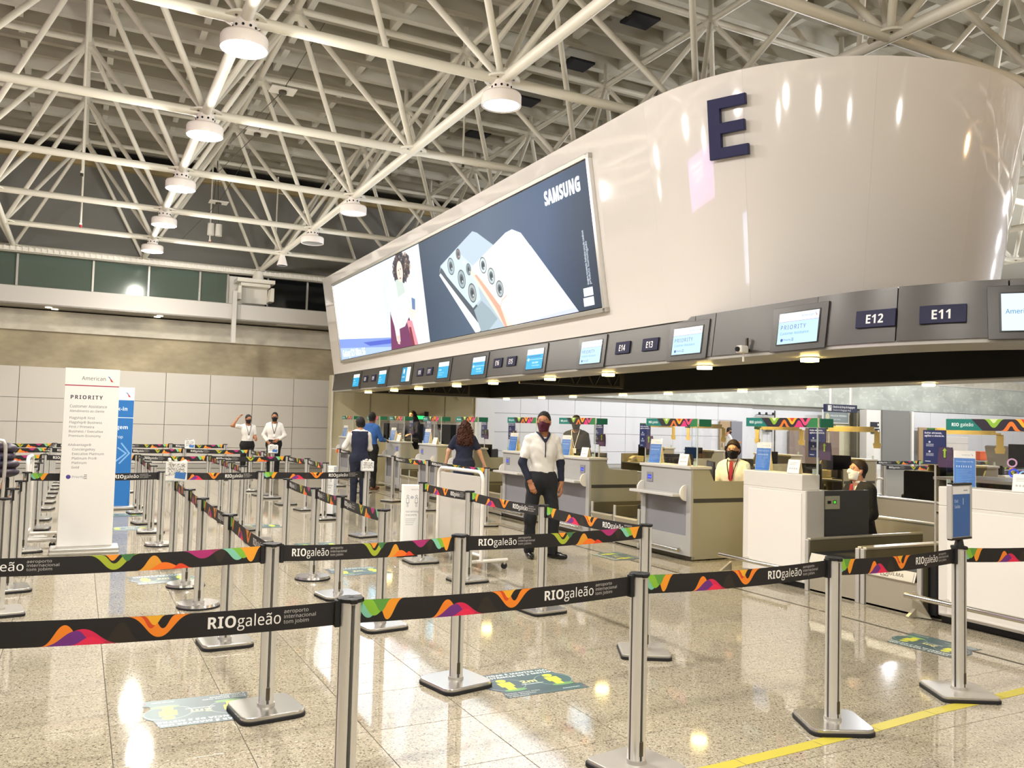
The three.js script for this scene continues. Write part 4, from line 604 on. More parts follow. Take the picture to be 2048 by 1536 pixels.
// framed sign on the post by the yellow tape
{ const t = thing('framed_sign', 'blue printed sign in a curved silver frame on top of a belt post', 'sign', [4.98, PH, -3.45], .12); mesh('stem', cyl(.02, .03, .05, 0, .025, 0), M.black, t); const curve = (w, h, d, z) => { const s = new THREE.Shape(); s.moveTo(-w / 2, 0); s.quadraticCurveTo(0, d, w / 2, 0); s.lineTo(w / 2, -.016); s.quadraticCurveTo(0, d - .016, -w / 2, -.016); s.closePath(); return new THREE.ExtrudeGeometry(s, { depth: h, bevelEnabled: false, curveSegments: 12 }).rotateX(-Math.PI / 2).scale(1, 1, -1).translate(0, .04, z); };
  mesh('frame_edge', [bx(.02, .34, .035, -.115, .22, .002, .006), bx(.02, .34, .035, .115, .22, .002, .006)], M.alu, t); mesh('end_strip', [bx(.24, .016, .035, 0, .05, .004, .005), bx(.24, .016, .035, 0, .39, .004, .005)], M.blackGloss, t); mesh('sheet', bx(.222, .33, .012, 0, .22, .006, .004), M.paper, t); mesh('print', new THREE.PlaneGeometry(.208, .318).translate(0, .22, .0135), M.postSign, t); }
// leaflet boxes on posts
const boxes = [['C1s', 'clear box of crumpled wrappers with a blue label on a belt post', true, .215, .2], ['R3v', 'white box printed with a dark sketch pattern beside the vest man', false, .16, .13], ['H3', 'small box with a blue and white print before the far man with the bag', true, .19, .15], ['R5b', 'small clear box of wrappers far behind, left of the far men', true, .2, .17]];
for (const [id, label, blue, w, h] of boxes) { const [x, z] = P(id), t = thing('leaflet_box', label, 'box', [x + (id === 'R5b' ? .1 : 0), PH, z + .02], -.12, 'boxes clipped on belt posts'); mesh('tray', [bx(w, .02, .12, 0, .0, 0, .004), bx(w, h, .006, 0, h / 2, -.06, .002), bx(.006, h, .12, -w / 2, h / 2, 0, .002), bx(.006, h, .12, w / 2, h / 2, 0, .002)], M.clearPlastic, t); mesh('front', new THREE.PlaneGeometry(w * .98, h * .95).translate(0, h / 2, .061), M.boxAd, t); mesh('front_panel', bx(w, h, .008, 0, h / 2, .056, .002), M.paper, t);
  for (let i = 0; i < 7; i++) { const p = mesh('wrapper', bx(.07, .05, .03, 0, 0, 0, .012), M.cloudPlastic, t); p.position.set(rr(-w / 2.6, w / 2.6), h * rr(.85, 1.03), rr(-.03, .04)); p.rotation.set(rr(0, 3), rr(0, 3), rr(0, 3)); } if (blue) mesh('label', bx(w * .5, h * .34, .003, w * .16, h * .3, .063, .001).rotateZ(-.12), M.bottleLabel, t); }
// ------------------------------------------------------------------ stickers and tape on the floor
const stickerShape = (() => { const s = new THREE.Shape(); s.moveTo(-.27, -.22); s.lineTo(.30, -.22); s.lineTo(.30, -.13); s.quadraticCurveTo(.24, -.13, .27, -.06); s.quadraticCurveTo(.34, .04, .25, .12); s.lineTo(.22, .24); s.lineTo(-.30, .24); s.lineTo(-.28, .1); s.quadraticCurveTo(-.36, .02, -.25, -.1); s.closePath(); const g = new THREE.ExtrudeGeometry(s, { depth: .0012, bevelEnabled: false, curveSegments: 10 }), p = g.attributes.position, uv = g.attributes.uv; for (let i = 0; i < p.count; i++) uv.setXY(i, (p.getX(i) + .33) / .66, (p.getY(i) + .24) / .5); return g.rotateX(-Math.PI / 2).translate(0, .0008, 0); })();
[[.68, -4.98, Math.PI - .05, 'grey-green distance sticker half under the base of a belt post'], [2.6, -4.7, .0, 'green distance sticker reading 2m on open floor, nearest and clearest'], [5.95, -4.35, 1.65, 'green distance sticker before the conveyor and white counter at right'], [6.1, -8.85, 1.6, 'green distance sticker in front of the grey counter E13'], [.82, -9.05, .1, 'distance sticker at left, behind the second row of posts'], [2.75, -8.85, .05, 'distance sticker behind the dark round base'], [2.85, -10.85, Math.PI, 'distance sticker in the far middle lane'], [2.5, -13.0, 0, 'far distance sticker by the orange belts'], [.72, -13.2, 0, 'far distance sticker right of the tall white sign'], [.7, -15.0, 0, 'farthest distance sticker behind the tall white sign'], [6.05, -12.9, 1.6, 'distance sticker in front of counter E15 behind the walking man']].forEach(([x, z, a, l]) => { const s = mesh('floor_sticker', stickerShape, M.sticker, scene); s.position.set(x, 0, z); s.rotation.y = a; tag(s, l, 'floor sticker', 'distance stickers on the floor'); });
{ const pts = [[2.4, -3.17], [2.95, -3.19], [3.5, -3.22], [3.97, -3.25], [4.5, -3.3], [5.2, -3.33], [5.9, -3.36], [6.8, -3.4]], t = thing('floor_tape', 'yellow adhesive tape line on the floor at bottom right', 'tape'); pts.slice(0, -1).forEach(([x, z], i) => { const [u, v] = pts[i + 1], L = Math.hypot(u - x, v - z), p = mesh('strip', bx(L - .006, .0016, .078, 0, .001, 0, .0005), M.tape, t); p.position.set((x + u) / 2, 0, (z + v) / 2); p.rotation.y = -Math.atan2(v - z, u - x) + rr(-.008, .008); }); }
// floor guide strip in front of the counters
{ const t = thing('floor_strip', 'thin dark and pale guide strip along the counter fronts', 'strip'); for (let k = 0; k < 10; k++) mesh('strip', bx(.03, .0016, 1.96, 6.08, .001, -4.6 - 2 * k, .0005), k % 2 ? M.darkSteel : M.grout, t); }
// ------------------------------------------------------------------ totems, information boxes, barriers, luggage trolley
{ const t = thing('totem_sign', 'tall white totem sign headed PRIORITY with a dark red line', 'sign', [.13, 0, -11.1]); mesh('base', [bx(.72, .05, .36, 0, .045, .02, .012), bx(.72, .03, .4, 0, .016, .03, .006)], M.aluDull, t); const body = mesh('panel', bx(.58, 2.08, .04, 0, 1.11, 0, .006), M.whiteMatte, t); mesh('print', new THREE.PlaneGeometry(.572, 2.07).translate(0, 1.11, .0205), M.totem, t); }
{ const t = thing('totem_sign', 'tall blue totem sign half hidden behind the white one', 'sign', [.56, 0, -16.0]); mesh('base', bx(.72, .05, .36, 0, .03, .02, .012), M.aluDull, t); mesh('panel', bx(.58, 2.04, .04, 0, 1.07, 0, .006), M.whiteMatte, t); mesh('print', new THREE.PlaneGeometry(.572, 2.03).translate(0, 1.07, .0205), M.blueTotem, t); }
function infoBox(x, z, turn, label) { const t = thing('information_box', label, 'sign', [x, 0, z], turn, 'white information boxes on the floor'); mesh('base', [bx(.36, .02, .36, 0, .012, 0, .006), bx(.22, .05, .22, 0, .04, 0, .01)], M.blackGloss, t); mesh('body', bx(.2, .8, .2, 0, .45, 0, .004), M.paper, t); mesh('print', new THREE.PlaneGeometry(.19, .78).translate(0, .45, .1012), M.kiosk, t); mesh('side_print', new THREE.PlaneGeometry(.19, .78).rotateY(Math.PI / 2).translate(.1012, .45, 0), M.kioskBlue, t); }
infoBox(3.66, -9.75, -.18, 'white box sign with two small figures left of the white barrier'); infoBox(3.78, -13.95, -.5, 'white and blue box sign behind the third row of belts');
function barrier(x, z, turn, label, w = 1.08) { const t = thing('barrier', label, 'barrier', [x, 0, z], turn, 'white tube barriers'); const h = 1.08; mesh('frame', tube([[-w / 2, .1, 0], [-w / 2, h - .1, 0], [-w / 2 + .03, h - .03, 0], [-w / 2 + .1, h, 0], [w / 2 - .1, h, 0], [w / 2 - .03, h - .03, 0], [w / 2, h - .1, 0], [w / 2, .1, 0]], .021, 90, 10), M.white, t); mesh('panel', bx(w - .1, h - .22, .012, 0, .6, 0, .004), M.cloudPlastic, t); mesh('cross_bar', [rod([-w / 2, .16, 0], [w / 2, .16, 0], .018), rod([-w / 2 + .04, .45, .03], [-w / 2 + .04, 1.0, .03], .01)], M.white, t); for (const s of [-1, 1]) { mesh('foot', rod([s * w / 2, .1, -.34], [s * w / 2, .1, .34], .02), M.white, t); for (const d of [-.3, .3]) { const c = mesh('caster', [cyl(.035, .035, .022, 0, 0, 0, 16).rotateZ(Math.PI / 2).translate(s * w / 2, .036, d)], M.rubber, t); mesh('fork', bx(.03, .05, .03, s * w / 2, .075, d), M.chrome, c); } } }
barrier(3.98, -9.0, Math.PI / 2 + .08, 'white tube barrier with a blank panel on wheels, beside the white box sign'); barrier(-.5, -11.88, Math.PI / 2 - .04, 'white tube barrier seen edge on at the left, beyond the posts', .62);
{ const t = thing('luggage_trolley', 'luggage trolley with a blue panel cut by the left picture edge', 'luggage trolley', [-1.0, 0, -10.5], .12); mesh('handle', tube([[-.3, .4, .1], [-.3, 1.3, .2], [.3, 1.3, .2], [.3, .4, .1]], .018, 50, 8), M.alu, t); mesh('panel', bx(.54, .22, .02, 0, 1.05, .17, .01), std(0x1d3a86, .4), t); mesh('deck', [bx(.6, .03, .9, 0, .25, -.25, .01), rod([-.3, .25, .15], [-.3, .45, .12], .015), rod([.3, .25, .15], [.3, .45, .12], .015), rod([.29, .92, .17], [.2, .55, .12], .012)], M.alu, t); for (const [a, b] of [[-.26, .15], [.26, .15], [0, -.6]]) mesh('wheel', cyl(.08, .08, .04, 0, 0, 0, 20).rotateZ(Math.PI / 2).translate(a, .08, b), M.rubber, t);
  const c = thing('suitcase', 'black upright suitcase on the luggage trolley at the left edge', 'suitcase', [-.86, .268, -10.8], .12); mesh('shell', bx(.42, .62, .26, 0, .34, 0, .04, 3), M.black, c); mesh('handle', tube([[-.07, .65, 0], [-.06, .68, 0], [.06, .68, 0], [.07, .65, 0]], .01, 16, 6), M.darkSteel, c); mesh('wheel', [cyl(.025, .025, .03, -.16, .016, .08, 12), cyl(.025, .025, .03, .16, .016, .08, 12), cyl(.025, .025, .03, -.16, .016, -.08, 12), cyl(.025, .025, .03, .16, .016, -.08, 12)], M.rubber, c);
  const s = thing('puffer_jacket', 'dark purple quilted jacket heaped on the suitcase at the left edge', 'jacket', [-.7, .9, -10.72], .3); for (let i = 0; i < 4; i++) mesh('quilt_band', new THREE.SphereGeometry(1, 20, 12).scale(.15 - .012 * i, .062, .13).translate(.015 * Math.sin(i * 2.4), .062 + i * .085, .015 * Math.cos(i)), std(0x2c2230, .5), s); }
M.wingGreen = std(0x1f7458, .4);
// ------------------------------------------------------------------ check-in counters; local x runs from the hall front into the counter, z along the row
const FX = 6.73;
function greyDesk(lcdAt) {   // lcdAt: -1 far end, 1 near end
  const t = new THREE.Group(); t.name = 'check_in_desk'; const W = 1.03, h = W / 2;
  const f = new THREE.Shape([[-h, .06], [h, .06], [h, 1.125], [-h, 1.125]].map((p) => new THREE.Vector2(...p))), o = new THREE.Path([[-h + .1, .3], [h - .09, .3], [h - .09, .76], [-h + .1, .76]].map((p) => new THREE.Vector2(...p))); f.holes.push(o);
  mesh('front_panel', new THREE.ExtrudeGeometry(f, { depth: .03, bevelEnabled: false }).rotateY(-Math.PI / 2).translate(.03, 0, 0), M.laminate, t);
  mesh('recess_panel', bx(.02, .48, W - .18, .035, .53, .0, .003), M.laminateDark, t); mesh('lock', cyl(.009, .009, .01, 0, 0, 0, 10).rotateZ(Math.PI / 2).translate(.022, .56, lcdAt * -.38), M.chrome, t);
  for (const s of [-1, 1]) { const side = mesh('side_panel', prism([[.03, .02], [.03, 1.125], [.28, 1.125], [.36, .98], [.86, .975], [.86, .02]], .026).translate(0, 0, s * (h - .013) - .013), M.laminateWarmLit, t); mesh('groove', bx(.8, .05, .006, .44, .74, s * (h + .001), .002), M.printerDark, t); }
  mesh('kick_plate', bx(.04, .06, W, .05, .03, 0), M.darkSteel, t); mesh('counter_top', bx(.34, .036, W + .03, .145, 1.143, 0, .008), M.counterTop, t); mesh('work_surface', bx(.56, .03, W - .06, .58, .76, 0, .005), M.laminate, t);
  mesh('bag_shelf', bx(.2, .035, .92, -.1, .8, -.05, .008), M.counterTop, t);
  for (const s of [-.46, .42]) mesh('shelf_bracket', new THREE.CylinderGeometry(.1, .1, .022, 24, 1, false, 0, Math.PI).rotateX(Math.PI / 2).rotateZ(Math.PI / 2 * 2).translate(-.0, .83, s), M.white, t);
  mesh('bumper', [rod([-.1, .13, -h - .1], [-.1, .13, h - .1], .026, 14), rod([-.1, .13, h - .2], [.03, .13, h - .2], .018), rod([-.1, .13, -h + .1], [.03, .13, -h + .1], .018)], M.chrome, t);
  const l = mesh('display', bx(.012, .125, .13, -.004, .985, lcdAt * -.0 + (lcdAt < 0 ? -.32 : .33), .003), M.laminateDark, t); mesh('lcd', new THREE.PlaneGeometry(.078, .052).rotateY(-Math.PI / 2).translate(-.0115, .985, lcdAt < 0 ? -.32 : .33), M.lcdBlue, l);
  return t;
}
const deskProto = { '-1': greyDesk(-1), 1: greyDesk(1) };
const deskNames = { E13: [-8.715, -1], E14: [-11.03, 1], E15: [-12.84, -1], E16: [-15.15, 1], E17: [-16.98, -1], E18: [-19.25, 1], E19: [-21.07, -1], E20: [-23.4, 1] };
function putDesk(proto, x, z, turn, label, group) { const c = proto.clone(); c.name = numbered(proto.name); c.userNames = new Map(); scene.add(c); c.position.set(x, 0, z); c.rotation.y = turn; return tag(c, label, 'check-in desk', group); }
// acrylic guard with the printed header; the back of the header is plain board
function guard() {
  const t = new THREE.Group(); t.name = 'acrylic_guard'; const W = 1.06;
  mesh('sheet', bx(.006, .58, W, 0, .29, 0, .001), M.plexi, t); mesh('wing_sheet', bx(.2, .58, .006, .105, .29, W / 2 - .003, .001), M.plexi, t); mesh('foot', [bx(.05, .06, .012, 0, .03, -W / 2 + .02), bx(.05, .06, .012, 0, .03, W / 2 - .06)], M.plexiEdge, t); mesh('joint_strip', bx(.014, .58, .014, 0, .29, W / 2 - .02, .003), M.plexiEdge, t);
  const h = mesh('header', bx(.012, .1, W, -.009, .54, 0, .002), M.board, t); mesh('print', new THREE.PlaneGeometry(W - .01, .098).rotateY(-Math.PI / 2).translate(-.0158, .54, 0), M.banner, h);
  const w = mesh('wing_header', bx(.19, .09, .01, .1, .54, W / 2 + .006, .002), M.wingGreen, t); return t;
}
function leafletStand() {
  const t = new THREE.Group(); t.name = 'leaflet_stand'; const g = (m) => m.rotateX(-.2);
  mesh('card', g(bx(.17, .32, .008, 0, .16, 0, .002)), M.paper, t); mesh('print', g(new THREE.PlaneGeometry(.164, .31).translate(0, .16, .0046)), M.leaflet, t); mesh('support', bx(.12, .26, .006, 0, 0, 0, .001).rotateX(.28).translate(0, .125, -.13), M.board, t); mesh('sleeve', g(bx(.18, .33, .003, 0, .165, .012, .001)), M.plexi, t); mesh('foot', bx(.18, .006, .16, 0, .003, -.06, .001), M.plexiEdge, t); return t;
}
function tentCard() { const t = new THREE.Group(); t.name = 'tent_card'; mesh('face', bx(.14, .15, .004, 0, 0, 0, .001).rotateX(-.28).translate(0, .073, .022), M.paper, t); mesh('print', new THREE.PlaneGeometry(.132, .14).rotateX(-.28).translate(0, .074, .0255), M.tentCard, t); mesh('back_face', bx(.14, .15, .004, 0, 0, 0, .001).rotateX(.28).translate(0, .073, -.022), M.board, t); return t; }
function monitor() {
  const t = new THREE.Group(); t.name = 'monitor'; mesh('screen', [bx(.44, .28, .022, 0, .3, 0, .008)], M.monitorBack, t); mesh('glass', bx(.42, .26, .004, 0, .3, -.012, .001), M.blackGloss, t); mesh('stand', [bx(.05, .2, .03, 0, .12, .02, .008), bx(.2, .014, .16, 0, .008, .02, .005)], M.monitor, t); mesh('rear_box', bx(.2, .14, .03, 0, .29, .02, .01), M.monitor, t); return t;
}
function printer() { const t = new THREE.Group(); t.name = 'ticket_printer'; mesh('body', prism([[-.16, 0], [.16, 0], [.16, .07], [.06, .13], [-.16, .13]], .2, .008).translate(0, .008, -.1), M.printer, t); mesh('paper_slot', bx(.1, .006, .14, -.04, .142, 0, .002), M.printerDark, t); mesh('feed_flap', bx(.09, .01, .16, .13, .095, 0, .003).rotateZ(-.5), M.printer, t); return t; }
function keyboard() { const t = new THREE.Group(); t.name = 'keyboard'; mesh('case', bx(.16, .018, .42, 0, .01, 0, .005), M.keys, t); mesh('keys', bx(.12, .008, .38, 0, .021, 0, .002), M.monitor, t); return t; }
function officeChair() {
  const t = new THREE.Group(); t.name = 'office_chair'; mesh('seat', bx(.48, .08, .46, 0, .47, 0, .03, 3), M.chair, t); mesh('backrest', bx(.44, .5, .07, 0, .82, .23, .03, 3), M.chair, t); mesh('spine', [tube([[0, .44, .1], [0, .45, .28], [0, .7, .27]], .02, 16, 8)], M.black, t); mesh('column', cyl(.03, .03, .34, 0, .28, 0, 14), M.darkSteel, t);
  for (let i = 0; i < 5; i++) { const a = i * 1.2566, l = mesh('leg', rod([0, .11, 0], [.29 * Math.cos(a), .075, .29 * Math.sin(a)], .02), M.black, t); mesh('caster', cyl(.03, .03, .04, 0, 0, 0, 12).rotateZ(Math.PI / 2).rotateY(-a).translate(.29 * Math.cos(a), .032, .29 * Math.sin(a)), M.rubber, l); }
  for (const s of [-1, 1]) mesh('armrest', tube([[s * .24, .47, .1], [s * .28, .5, .05], [s * .28, .66, .0], [s * .28, .67, -.16]], .018, 20, 8), M.black, t); return t;
}
function stool() { const t = new THREE.Group(); t.name = 'stool'; mesh('seat', cyl(.19, .18, .07, 0, .46, 0, 28), M.chair, t); mesh('column', cyl(.03, .03, .4, 0, .23, 0, 14), M.darkSteel, t); mesh('base', cyl(.2, .22, .03, 0, .016, 0, 28), M.black, t); return t; }
function bagPoster(base, label, x, z) {   // base: height of what the pole stands on
  const t = thing('bag_size_sign', label, 'sign', [x, base, z], -Math.PI / 2 + .08, 'bag size signs at the counters'), y = 1.51 - base;
  mesh('pole', cyl(.009, .009, y + .1, 0, (y + .1) / 2, -.012, 10), M.alu, t); mesh('foot', cyl(.05, .06, .012, 0, .007, -.012, 20), M.darkSteel, t); mesh('board', bx(.225, .32, .01, 0, y, 0, .003), M.navySign, t); mesh('print', new THREE.PlaneGeometry(.22, .314).translate(0, y, .0056), M.poster, t);
  const s = new THREE.Shape(); s.moveTo(-.062, -.09); s.lineTo(.07, -.09); s.quadraticCurveTo(.08, 0, .06, .09); s.lineTo(.05, .086); s.quadraticCurveTo(0, .098, -.042, .086); s.lineTo(-.052, .093); s.quadraticCurveTo(-.077, .0, -.062, -.09); const b = mesh('bag_panel', new THREE.ExtrudeGeometry(s, { depth: .016, bevelEnabled: true, bevelSize: .004, bevelThickness: .003, bevelSegments: 1 }).translate(.12, y - .09, .014), M.sizer, t);
  const a = new THREE.Shape([[-.009, -.042], [.009, -.042], [.009, .02], [.022, .02], [0, .046], [-.022, .02], [-.009, .02]].map((p) => new THREE.Vector2(...p))); mesh('arrow', new THREE.ExtrudeGeometry(a, { depth: .004, bevelEnabled: false }).translate(.12, y - .05, .034), M.arrow, b); return t;
}
const proto = { guard: guard(), leaflet: leafletStand(), tent: tentCard(), monitor: monitor(), printer: printer(), keyboard: keyboard(), chair: officeChair(), stool: stool() };
const cat = { guard: 'screen guard', leaflet: 'leaflet stand', tent: 'table card', monitor: 'monitor', printer: 'printer', keyboard: 'keyboard', chair: 'chair', stool: 'stool', poster: 'sign' };
const grp = { guard: 'acrylic guards on the counters', leaflet: 'blue leaflet stands on the counters', tent: 'white folded cards on the counters', monitor: 'monitors of the counters', printer: 'ticket printers', keyboard: 'keyboards', chair: 'office chairs behind the counters', stool: 'stools', poster: 'bag size signs at the counters' };
function put(kind, x, y, z, turn, label) { const p = proto[kind], c = p.clone(); c.name = numbered(p.name); scene.add(c); c.position.set(x, y, z); c.rotation.y = turn; return tag(c, label, cat[kind], grp[kind]); }
const where = { E13: 'grey counter under E13, nearest grey one', E14: 'grey counter under E14, right of the walking man', E15: 'grey counter under E15, behind the walking man', E16: 'grey counter under E16, by the curly haired woman', E17: 'grey counter under E17', E18: 'grey counter under E18, with the headset clerk', E19: 'grey counter under E19, behind the man in blue', E20: 'farthest grey counter, under E20' };
for (const [k, [z, s]] of Object.entries(deskNames)) {
  putDesk(deskProto[s], FX, z, 0, where[k], 'grey check-in counters'); const on = where[k].replace(/^(farthest )?grey counter/, 'counter').split(',')[0];
  put('guard', FX + .09, 1.162, z, 0, `clear guard with patterned header on ${on}`);
  put('leaflet', FX + .1, 1.162, z - .37, -1.15, `blue leaflet stand on ${on}`); put('tent', FX + .05, 1.162, z + .32, -1.3, `white folded card on ${on}`);
  put('monitor', FX + .56, .776, z + s * -.22, -Math.PI / 2 + s * .5 + Math.PI, `dark monitor behind ${on}`); put('keyboard', FX + .72, .776, z + s * -.1, 0, `black keyboard behind ${on}`); put('printer', FX + .52, .776, z + s * .3, .2, `cream printer behind ${on}`);
  bagPoster(s > 0 ? .776 : .37, `navy bag size sign beside ${on}`, FX + .42, s > 0 ? z + .1 : z - 1.02);
  if (!['E13', 'E14', 'E15', 'E19'].includes(k)) put('chair', FX + 1.35, 0, z, 1.2 + s * .4, `black office chair behind ${on}`);
}
// bag conveyors between the paired counters
function conveyor(z, W, label) {
  const t = thing('bag_conveyor', label, 'conveyor', [FX + .02, 0, z], 0, 'bag conveyors between the counters'), h = W / 2;
  for (const s of [-1, 0, 1]) { mesh('side_plate', bx(1.5, .5, .03, .75, .27, s * (h - .015), .006), M.olivePlate, t); mesh('edge_trim', bx(.02, .52, .05, .0, .27, s * (h - .025), .005), M.alu, t); }
  for (const s of [-1, 1]) { mesh('belt_bed', bx(1.44, .05, h - .06, .76, .34, s * h / 2, .01), M.rubber, t); mesh('front_plate', bx(.02, .3, h - .06, .01, .17, s * h / 2, .004), M.steel, t); mesh('lip_plate', bx(.04, .1, h - .07, .0, 0, 0, .004).rotateZ(.5).translate(.0, .34, s * h / 2), M.steel, t); }
  mesh('foot_rail', bx(.04, .05, W, .05, .025, 0), M.black, t); mesh('bumper_pad', bx(.06, .06, .1, .1, .56, h - .1, .01), M.black, t); return t;
}
conveyor(-9.87, 1.2, 'olive steel bag conveyor between counters E14 and E13'); conveyor(-14.0, 1.2, 'olive steel bag conveyor between counters E16 and E15'); conveyor(-18.12, 1.2, 'olive steel bag conveyor between counters E18 and E17'); conveyor(-22.24, 1.2, 'farthest bag conveyor, between counters E20 and E19');
{ // conveyor in front at right
  const t = thing('bag_conveyor', 'brushed steel bag conveyor at right, between the white counters', 'conveyor', [FX, 0, -5.67]); const zz = [-.66, -.03, .03, .64];
  zz.forEach((z, i) => { mesh('side_plate', bx(1.75, .5, .035, .88, .26, z, .006), M.olivePlate, t); mesh('edge_trim', bx(.03, .52, .045, -.01, .26, z, .006), M.alu, t); mesh('top_rail', bx(1.75, .03, .05, .88, .52, z, .01), M.steel, t); });
  for (const [a, b] of [[-.63, -.06], [.06, .61]]) { const c = (a + b) / 2, w = b - a; mesh('belt_bed', bx(1.7, .04, w, .86, .37, c, .01), M.rubber, t); mesh('front_plate', bx(.02, .3, w, .0, .15, c, .004), M.steel, t); const lip = mesh('lip_plate', bx(.012, .1, w - .02, 0, 0, 0, .003).rotateZ(-.35).translate(-.01, .34, c), M.steel, t); if (a > 0) mesh('maker_plate', new THREE.PlaneGeometry(w - .06, .085).rotateY(-Math.PI / 2).rotateZ(-.35).translate(-.019, .342, c), M.ulma, lip); mesh('rubber_foot', bx(.02, .03, w, .0, .015, c), M.black, t); }
  mesh('dark_roller', cyl(.06, .06, .5, .12, .28, .7, 20), M.black, t); mesh('cover_plate', prism([[0, 0], [.16, 0], [.02, .22], [0, .22]], .02).rotateY(-1.2).translate(-.05, .01, .6), M.steel, t);
}
{ // collector belt behind the counters
  const t = thing('collector_belt', 'long brushed steel collector conveyor running behind the counters', 'conveyor', [9.0, 0, -13.5]); for (const [x, h] of [[-.36, .62], [.36, .8]]) mesh('side_wall', bx(.03, h, 20, x, h / 2, 0, .006), M.steel, t); for (const [x, h] of [[-.36, .62], [.36, .8]]) mesh('top_rail', bx(.06, .03, 20, x, h, 0, .01), M.alu, t); mesh('belt_bed', bx(.66, .05, 20, 0, .45, 0, .01), M.rubber, t);
  const u = thing('steel_side_guard', 'tall brushed steel guard behind the man in the dark suit', 'guard', [8.55, 0, -4.6], 0); mesh('plate', [bx(.03, .76, 3.2, 0, .38, 0, .006)], M.steel, u); mesh('rail', bx(.06, .03, 3.2, 0, .77, 0, .01), M.chrome, u);
}
// white counters E12 and E11
function whiteDesk(z0, z1, label, dark) {
  const t = thing('check_in_desk', label, 'check-in desk', [FX, 0, z0], 0, 'white check-in counters'), W = z1 - z0;
  mesh('front_block', bx(.26, .95, W, .13, .535, W / 2, .008), M.deskWhite, t); mesh('inset_panel', bx(.012, .9, W - .14, -.002, .53, W / 2 + .02, .003), M.white, t); mesh('kick_plate', bx(.2, .06, W - .02, .13, .03, W / 2), M.black, t); mesh('riser', bx(.26, .17, W - .05, .13, 1.093, (W - .05) / 2, .01), M.deskWhite, t); mesh('side_facing', bx(.25, .98, .012, .135, .52, W + .004, .003), M.deskGrey, t);
  mesh('work_surface', bx(.72, .03, W - .05, .62, .76, W / 2 - .02, .005), M.laminate, t); mesh('back_panel', bx(.72, .74, .03, .62, .38, .02), M.deskGrey, t);
  mesh('bumper', [rod([-.14, .2, -.22], [-.14, .2, W - .12], .024, 14), rod([-.14, .2, .1], [0, .2, .1], .016), rod([-.14, .2, W - .2], [0, .2, W - .2], .016)], M.chrome, t); mesh('bumper_foot', prism([[0, 0], [.16, 0], [.16, .1]], .03).translate(-.16, .02, -.2), M.steel, t);
  if (dark) { const p = mesh('dark_return', bx(.73, .98, .05, .625, .515, W - .06, .006), M.deskDark, t); const d = mesh('scale_plate', bx(.22, .14, .01, .42, .88, W - .03, .003), M.laminateWarmLit, t); mesh('lcd', new THREE.PlaneGeometry(.05, .04).translate(.455, .885, W - .0245), M.lcdGreen, d); mesh('switch', bx(.05, .03, .006, .37, .885, W - .024, .002), M.black, d); }
  return t;
}
whiteDesk(-7.29, -6.37, 'white counter under E12 with a dark side panel and green display', true); whiteDesk(-4.86, -3.3, 'white counter under E11 cut by the right picture edge', false);
put('guard', FX + .1, 1.18, -6.82, 0, 'clear guard with patterned header on the white counter E12'); put('guard', FX + .1, 1.18, -4.32, 0, 'clear guard with patterned header on the white counter at the right edge');
put('leaflet', FX + .1, 1.18, -7.1, -1.15, 'blue leaflet stand on the white counter E12'); put('tent', FX + .06, 1.18, -6.58, -1.3, 'white folded card on the white counter E12'); put('leaflet', FX + .1, 1.18, -4.68, -.95, 'blue leaflet stand on the white counter at the right edge, largest'); put('tent', FX + .06, 1.18, -4.15, -1.3, 'white folded card cut by the right picture edge');
bagPoster(.776, 'navy bag size sign at the white counter E12', FX + .42, -6.61); bagPoster(.39, 'navy bag size sign left of the white counter E11', FX + .42, -5.2);
put('monitor', FX + .8, .776, -4.45, 1.2, 'dark monitor behind the white counter E11'); put('keyboard', FX + .55, 1.182, -4.2, .1, 'flat black keyboard tray at the right picture edge').position.y = .776;
// back counter with shelf and the gaming lights keyboard area behind E11
{ const t = thing('back_cabinet', 'olive edged open cabinet with dark shelves behind the white counter E11', 'cabinet', [9.75, 0, -6.2]); mesh('side', [bx(.9, 1.06, .05, .45, .53, -.85, .006), bx(.9, 1.06, .05, .45, .53, .95, .006)], M.laminateWarmLit, t); mesh('top', bx(.95, .04, 1.9, .45, 1.08, .05, .008), M.counterTop, t); mesh('shelf', bx(.8, .03, 1.75, .5, .72, .05, .004), M.laminate, t); mesh('back', bx(.03, 1.0, 1.8, .88, .52, .05), M.laminateDark, t);
  const c = thing('computer_case', 'black computer case on the shelf of the back cabinet', 'computer', [9.98, .736, -6.0]); mesh('case', bx(.3, .11, .42, .15, .058, 0, .008), M.monitor, c); mesh('front', bx(.01, .09, .4, -.004, .058, 0, .003), M.blackGloss, c); mesh('button', cyl(.008, .008, .006, 0, 0, 0, 10).rotateZ(Math.PI / 2).translate(-.012, .07, .15), M.alu, c);
  const b = thing('computer_case', 'beige case beside the black one on the shelf', 'computer', [9.98, .736, -5.55]); mesh('case', bx(.3, .12, .3, .15, .062, 0, .008), M.laminate, b); mesh('front', bx(.01, .1, .28, -.004, .062, 0, .003), M.deskGrey, b);
  put('monitor', 10.1, 1.1, -6.1, -Math.PI / 2 + .3, 'black monitor on the back cabinet with glowing rings around');
  const g = thing('cable_bundle', 'bundle of looped cables glowing blue, green and white on the back cabinet', 'cable', [9.9, 1.1, -5.95]); [[0x3a5cff, -.18, .08], [0x9fd0ff, -.06, .06], [0x46ffc8, .08, .07], [0xd8d8e8, .2, .12], [0x4a6cff, .26, .2], [0xe0b0d0, -.2, .2]].forEach(([c, z, y]) => mesh('loop', new THREE.TorusGeometry(.045, .009, 8, 24).rotateY(-1.1).translate(-.05, y + .02, z), std(c, .3, 0, { emissive: c, emissiveIntensity: .5 }), g)); }
